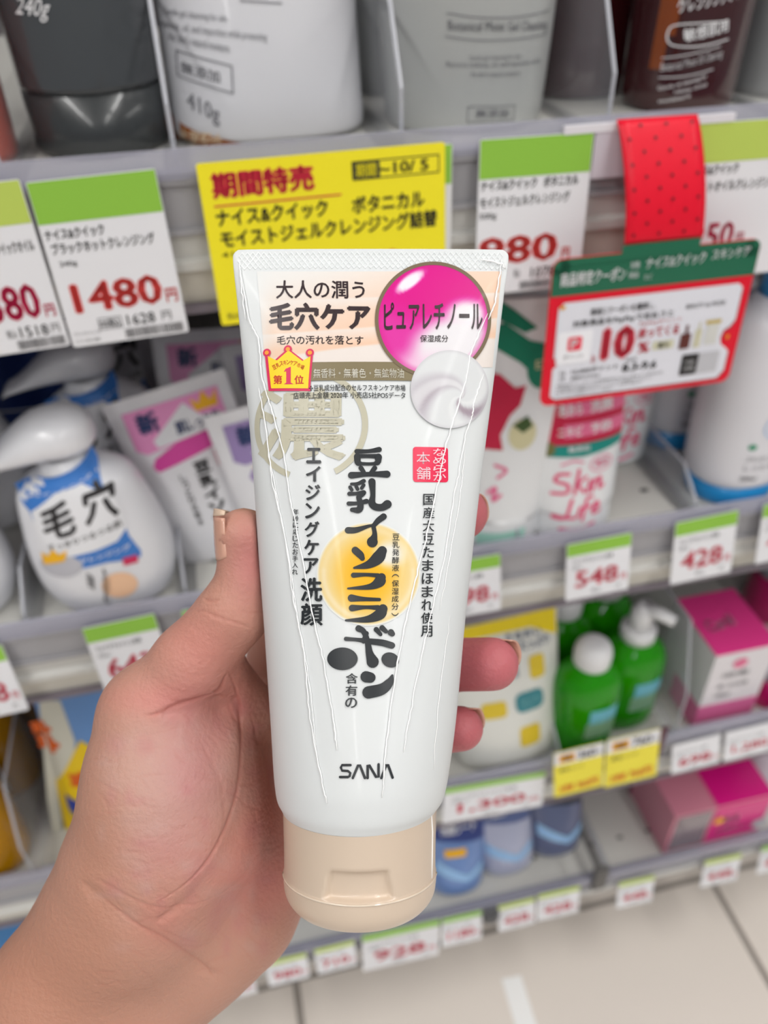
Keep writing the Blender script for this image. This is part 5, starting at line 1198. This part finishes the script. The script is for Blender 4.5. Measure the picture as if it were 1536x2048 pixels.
# green bottles
grn = mat('green_clear', (50, 190, 8), .1, coat=.6, trans=.5, ior=1.15)
GB = [(0, .024, .020, 2.3, 0, 0), (.004, .0285, .0235, 2.3, 0, 0), (.02, .0295, .0245, 2.3, 0, 0), (.07, .0295, .0245, 2.3, 0, 0), (.088, .026, .022, 2.2, 0, 0), (.098, .018, .017, 2, 0, 0), (.102, .0145, .0145, 2, 0, 0), (.105, .0135, .0135, 2, 0, 0)]
def green(label, loc, pump):
    p = Prod('hand_soap_bottle', label, 'bottle', GB, loc, grn, 'green clear bottles', seg=48)
    if pump:
        part_loft('collar', [(.102, .0150, .0150, 2, 0, 0), (.112, .0150, .0150, 2, 0, 0), (.114, .012, .012, 2, 0, 0)], _mats['cap_white'], p.t, smooth=False)
        g = G().tube([(0, 0, .112), (0, 0, .130), (.003, -.002, .138)], [.010, .0095, .0075], 16); g.obj('pump_head', _mats['cap_white'], p.t, smooth=True); G().tube([(0, 0, .134), (.008, -.012, .137), (.016, -.022, .136)], [.0060, .0055, .0045], 12).obj('spout', _mats['cap_white'], p.t, smooth=True)
    else: part_loft('cap', [(.102, .0152, .0152, 2, 0, 0), (.114, .0155, .0155, 2, 0, 0), (.121, .0130, .0130, 2, 0, 0), (.124, .008, .008, 2, 0, 0), (.1245, .001, .001, 2, 0, 0)], _mats['cap_white'], p.t)
    part_loft('label_sleeve', [(.018, .0297, .0247, 2.3, 0, 0), (.019, .0297, .0247, 2.3, 0, 0)], grn, p.t, smooth=False)
    p.pt('blue_label', [rrect(-.006, .050, .020, .066)], ink('label_sky', (110, 186, 206))); p.pt('pale_label', [rrect(-.008, .030, .018, .050)], ink('label_palegreen', (120, 160, 130)), .0003)
    p.pt('lettering', [p.text('うるおい', (-.003, .054), (.017, .054), (-.003, .061), .02, 2, px=False)], ink('label_words', (150, 214, 226)), .0005)
    return p
p1 = green('green clear bottle with round white cap, front left of the pair', (.257, .397, .388), False); p2 = green('green clear bottle with white pump, front right beside the divider', (.3065, .414, .388), True)
for x, y, src, lab in ((.258, .457, p1, 'green bottle second in the left row'), (.304, .470, p2, 'green bottle second in the right row'), (.252, .515, p1, 'green bottle third in the left row'), (.298, .530, p2, 'green bottle third in the right row')):
    dup(src.t, mw_(loc=(x, y, .388)), lab, 'green clear bottles')
# pink box
fa = onY(1432, 1312, .380); hb = fa[2]-.388; bx = onZ(1395, 1190, fa[2]); wbx = .058; dbx = bx[1]-.380
t = thing('cream_box', 'white carton with a bright pink lid face, right end of the third shelf', 'box', (fa[0]+.001, .380, .388)); pm = mat('box_pink', (232, 62, 142), .35, coat=.2); bw = mat('box_white', (226, 222, 226), .4)
G().box(0, 0, 0, wbx, dbx, hb-.0008).obj('carton', bw, t); G().box(-.0002, -.0002, hb-.0008, wbx+.0002, dbx, hb).obj('lid', pm, t)['label'] = 'bright pink top face'
G().box(-.0003, -.0003, 0, wbx+.0003, dbx*.6, hb*.30).obj('pink_foot', mat('box_rose', (222, 110, 160), .35), t)
class PL(Surf): pass
s_ = PL(); s_.setup(Matrix.Translation(Vector((fa[0]+.001, .380, .388))))
V, Fs = s_.text('Curél', (.008, .020), (.036, .024), (.008, .034), .03, 2, px=False); mesh_obj('lid_lettering', [(v[0], v[1]+.004, hb+.0004) for v in V], Fs, ink('box_text', (244, 170, 205)), t)
s_.printed('front_lettering', [s_.text('うるおい成分', (.012, hb*.66), (.038, hb*.66), (.012, hb*.74), .02, 2, px=False), s_.text('顔・からだ用', (.012, hb*.52), (.04, hb*.52), (.012, hb*.58), .01, 2, px=False), s_.text('120ml', (.012, hb*.40), (.026, hb*.40), (.012, hb*.45), .01, 2, px=False)], grey_ink, t, .0006)
s_.printed('pink_seal', [ellipse(.026, hb*.84, .007, .006, 24)], pk2, t, .0006)
mg = mat('jar_magenta', (190, 14, 100), .3, coat=.4)
p = Prod('cream_jar', 'magenta round jar with silver lid beside the pink carton', 'jar', [(0, .026, .026, 2, 0, 0), (.003, .028, .028, 2, 0, 0), (.030, .028, .028, 2, 0, 0), (.034, .026, .026, 2, 0, 0)], (.456, .404, .388), mg, seg=48)
part_loft('lid', [(.034, .0275, .0275, 2, 0, 0), (.048, .0275, .0275, 2, 0, 0), (.050, .026, .026, 2, 0, 0)], mat('lid_silver', (176, 176, 188), .25, metal=.3), p.t, smooth=False)
p = Prod('cream_jar', 'magenta jar deeper on the third shelf at far right', 'jar', [(0, .026, .026, 2, 0, 0), (.003, .028, .028, 2, 0, 0), (.05, .028, .028, 2, 0, 0), (.055, .026, .026, 2, 0, 0)], (.520, .50, .388), mg, seg=48); part_loft('lid', [(.055, .0275, .0275, 2, 0, 0), (.068, .0275, .0275, 2, 0, 0)], mat('lid_silver', (176, 176, 188)), p.t, smooth=False)
# maroon strip left of the white cards
a = onY(1322, 1457, Y0-.004); t = thing('tag_holder', 'dark maroon strip at the end of the yellow sale cards', 'holder', a); G().box(0, 0, -.042, .008, .001, 0).obj('strip', mat('maroon', (90, 50, 66), .5), t); G().box(0, -.001, -.003, .008, .0005, 0).obj('hook', mat('maroon', (90, 50, 66)), t)

# ---------------- bottom row
nv = mat('pack_slate', (70, 84, 120), .3, coat=.4); skyw = mat('pack_palesky', (170, 196, 222), .3, coat=.4)
def foil(label, loc, rgb, panel, roll=0, wd=.062, h=.113, lean=14):
    m = mat('foil_%d' % sum(rgb), rgb, .22, coat=.7, bump=1, bscale=45); p = Prod('wipes_pouch', label, 'pouch', pouch_rings(wd, h, .022), loc, m, 'blue and white packs on the bottom shelf', roll=roll, lean=lean, seg=40)
    p.pt('head_panel', [poly([(-.45*wd, h*.62), (.45*wd, h*.55), (.46*wd, h*.90), (-.46*wd, h*.92)])], panel); p.pt('lower_band', [poly([(-.40*wd, h*.30), (.1*wd, h*.20), (.40*wd, h*.26), (.40*wd, h*.34), (.1*wd, h*.27), (-.40*wd, h*.42)])], ink('band_sky', (150, 190, 230)))
    p.pt('lettering', [p.text('洗顔シート', (-.3*wd, h*.66), (.3*wd, h*.66), (-.3*wd, h*.76), .03, 2, px=False)], white_ink, .0006); return p
p = foil('pale blue pouch with yellow print, right beside the tube cap, bottom shelf', (.152, .400, .168), (112, 142, 196), ink('pack_navy2', (50, 66, 130)), 3); p.pt('yellow_mark', [rrect(-.016, .052, .006, .060)], gy, .0007)
p = foil('glossy white and slate pouch, second from the tube cap, bottom shelf', (.212, .408, .168), (176, 180, 204), ink('pack_slate2', (90, 104, 150)), -3)
p = foil('slate pouch with near-black head, bottom shelf left of the empty space', (.268, .415, .168), (96, 104, 136), ink('pack_black', (22, 24, 32)), 2)
foil('navy pouch behind the pale blue one, bottom shelf', (.160, .475, .168), (60, 76, 120), ink('pack_navy2', (50, 66, 130))); foil('white pouch behind the near-black headed one, bottom shelf', (.262, .485, .168), (206, 208, 222), ink('pack_navy2', (50, 66, 130)))
for i, (x, l) in enumerate(((.02, 'blue pouch behind the palm, bottom shelf'), (.086, 'white pouch left of the cap, bottom shelf'), (-.05, 'slate pouch behind the wrist, bottom shelf'))): foil(l, (x, .41, .168), ((60, 76, 120), (206, 208, 222), (150, 160, 190))[i], ink('pack_navy2', (50, 66, 130)))
# glossy blue packs at the left edge
p = Prod('refill_pouch', 'glossy blue foil pouch at the left edge of the bottom shelf', 'pouch', pouch_rings(.10, .125, .025), (-.262, .40, .168), mat('foil_blue', (50, 120, 180), .18, coat=.6, bump=.5, bscale=60), lean=6); p.ring('white_band', white_ink, .05, .0003, .006)
p = Prod('refill_pouch', 'glossy blue foil pouch right of the leftmost one on the bottom shelf', 'pouch', pouch_rings(.10, .125, .025), (-.155, .405, .168), mat('foil_blue', (50, 120, 180)), lean=6); p.ring('white_band', white_ink, .05, .0003, .006)
divider('dark framed divider left of the empty space, bottom shelf', .3095, .172, .012)
a = onY(1192, 1742, Y0-.002); t = thing('divider_foot', 'dark grey divider foot clipped over the lowest rail', 'clip', a); G().box(0, -.003, -.036, .014, .004, 0).obj('clip', mat('foot_grey', (98, 96, 94), .5), t)
G().box(.003, .004, -.006, .008, .16, -.002).obj('runner', mat('foot_grey', (98, 96, 94)), t)
# pink boxed blister pack
bp = onZ(1330, 1712, .168); t = thing('hair_curler_pack', 'pink pack with clear window and magenta label, right part of the bottom shelf', 'box', (.378, .376, .168))
pkc = mat('pack_dusty_pink', (206, 130, 150), .35, coat=.3); G().box(0, 0, 0, .112, .075, .072).obj('tray', pkc, t); G().prism_y([(-.002, 0), (.114, 0), (.112, .100), (.0, .100)], .075, .078).obj('backing_card', mat('pack_maroon', (120, 56, 76), .4), t)
G().box(.048, -.001, .004, .1125, 0, .068).obj('magenta_label', mat('label_magenta', (220, 20, 130), .3, coat=.4), t); G().box(.048, .0, .0722, .1125, .05, .073).obj('magenta_top', mat('label_magenta', (220, 20, 130)), t); G().box(.004, -.0008, .006, .044, 0, .068).obj('window', mat('window_grey', (130, 118, 126), .1, coat=.8), t)
s_ = PL(); s_.setup(Matrix.Translation(Vector((.378, .376, .168))))
s_.printed('lettering', [s_.text('お得用セット', (.056, .020), (.104, .020), (.056, .030), .03, 2, px=False), s_.text('24', (.060, .036), (.080, .036), (.060, .050), .05, 2, px=False)], ink('pack_pink_words', (250, 170, 210)), t, .0016); s_.printed('yellow_mark', [ellipse(.055, .046, .006, .006, 16)], gy, t, .0020); s_.printed('pale_disc', [ellipse(.110, .020, .009, .009, 20)], ink('pale_grey', (186, 186, 194)), t, .0018)
p = Prod('cotton_bag', 'crinkled white bag at the right edge above the pink pack', 'bag', [(0, .06, .03, 2.6, 0, 0), (.01, .066, .036, 2.6, 0, 0), (.07, .068, .036, 2.5, 0, 0), (.14, .066, .02, 2.4, 0, 0), (.18, .06, .004, 2.4, 0, 0)], (.562, .432, .168), mat('bag_white', (216, 216, 226), .3, coat=.4, bump=.6, bscale=40)); p.ring('seal_line', pk2, .13, .0003, .003)
t = thing('magenta_bar', 'magenta pack lying deeper on the bottom shelf under the white price cards', 'box', (.395, .47, .168)); G().box(0, 0, 0, .10, .06, .145).obj('carton', mat('jar_magenta', (190, 14, 100)), t); G().box(-.001, -.001, .08, .101, 0, .10).obj('stripe', mat('pack_maroon', (120, 56, 76)), t)
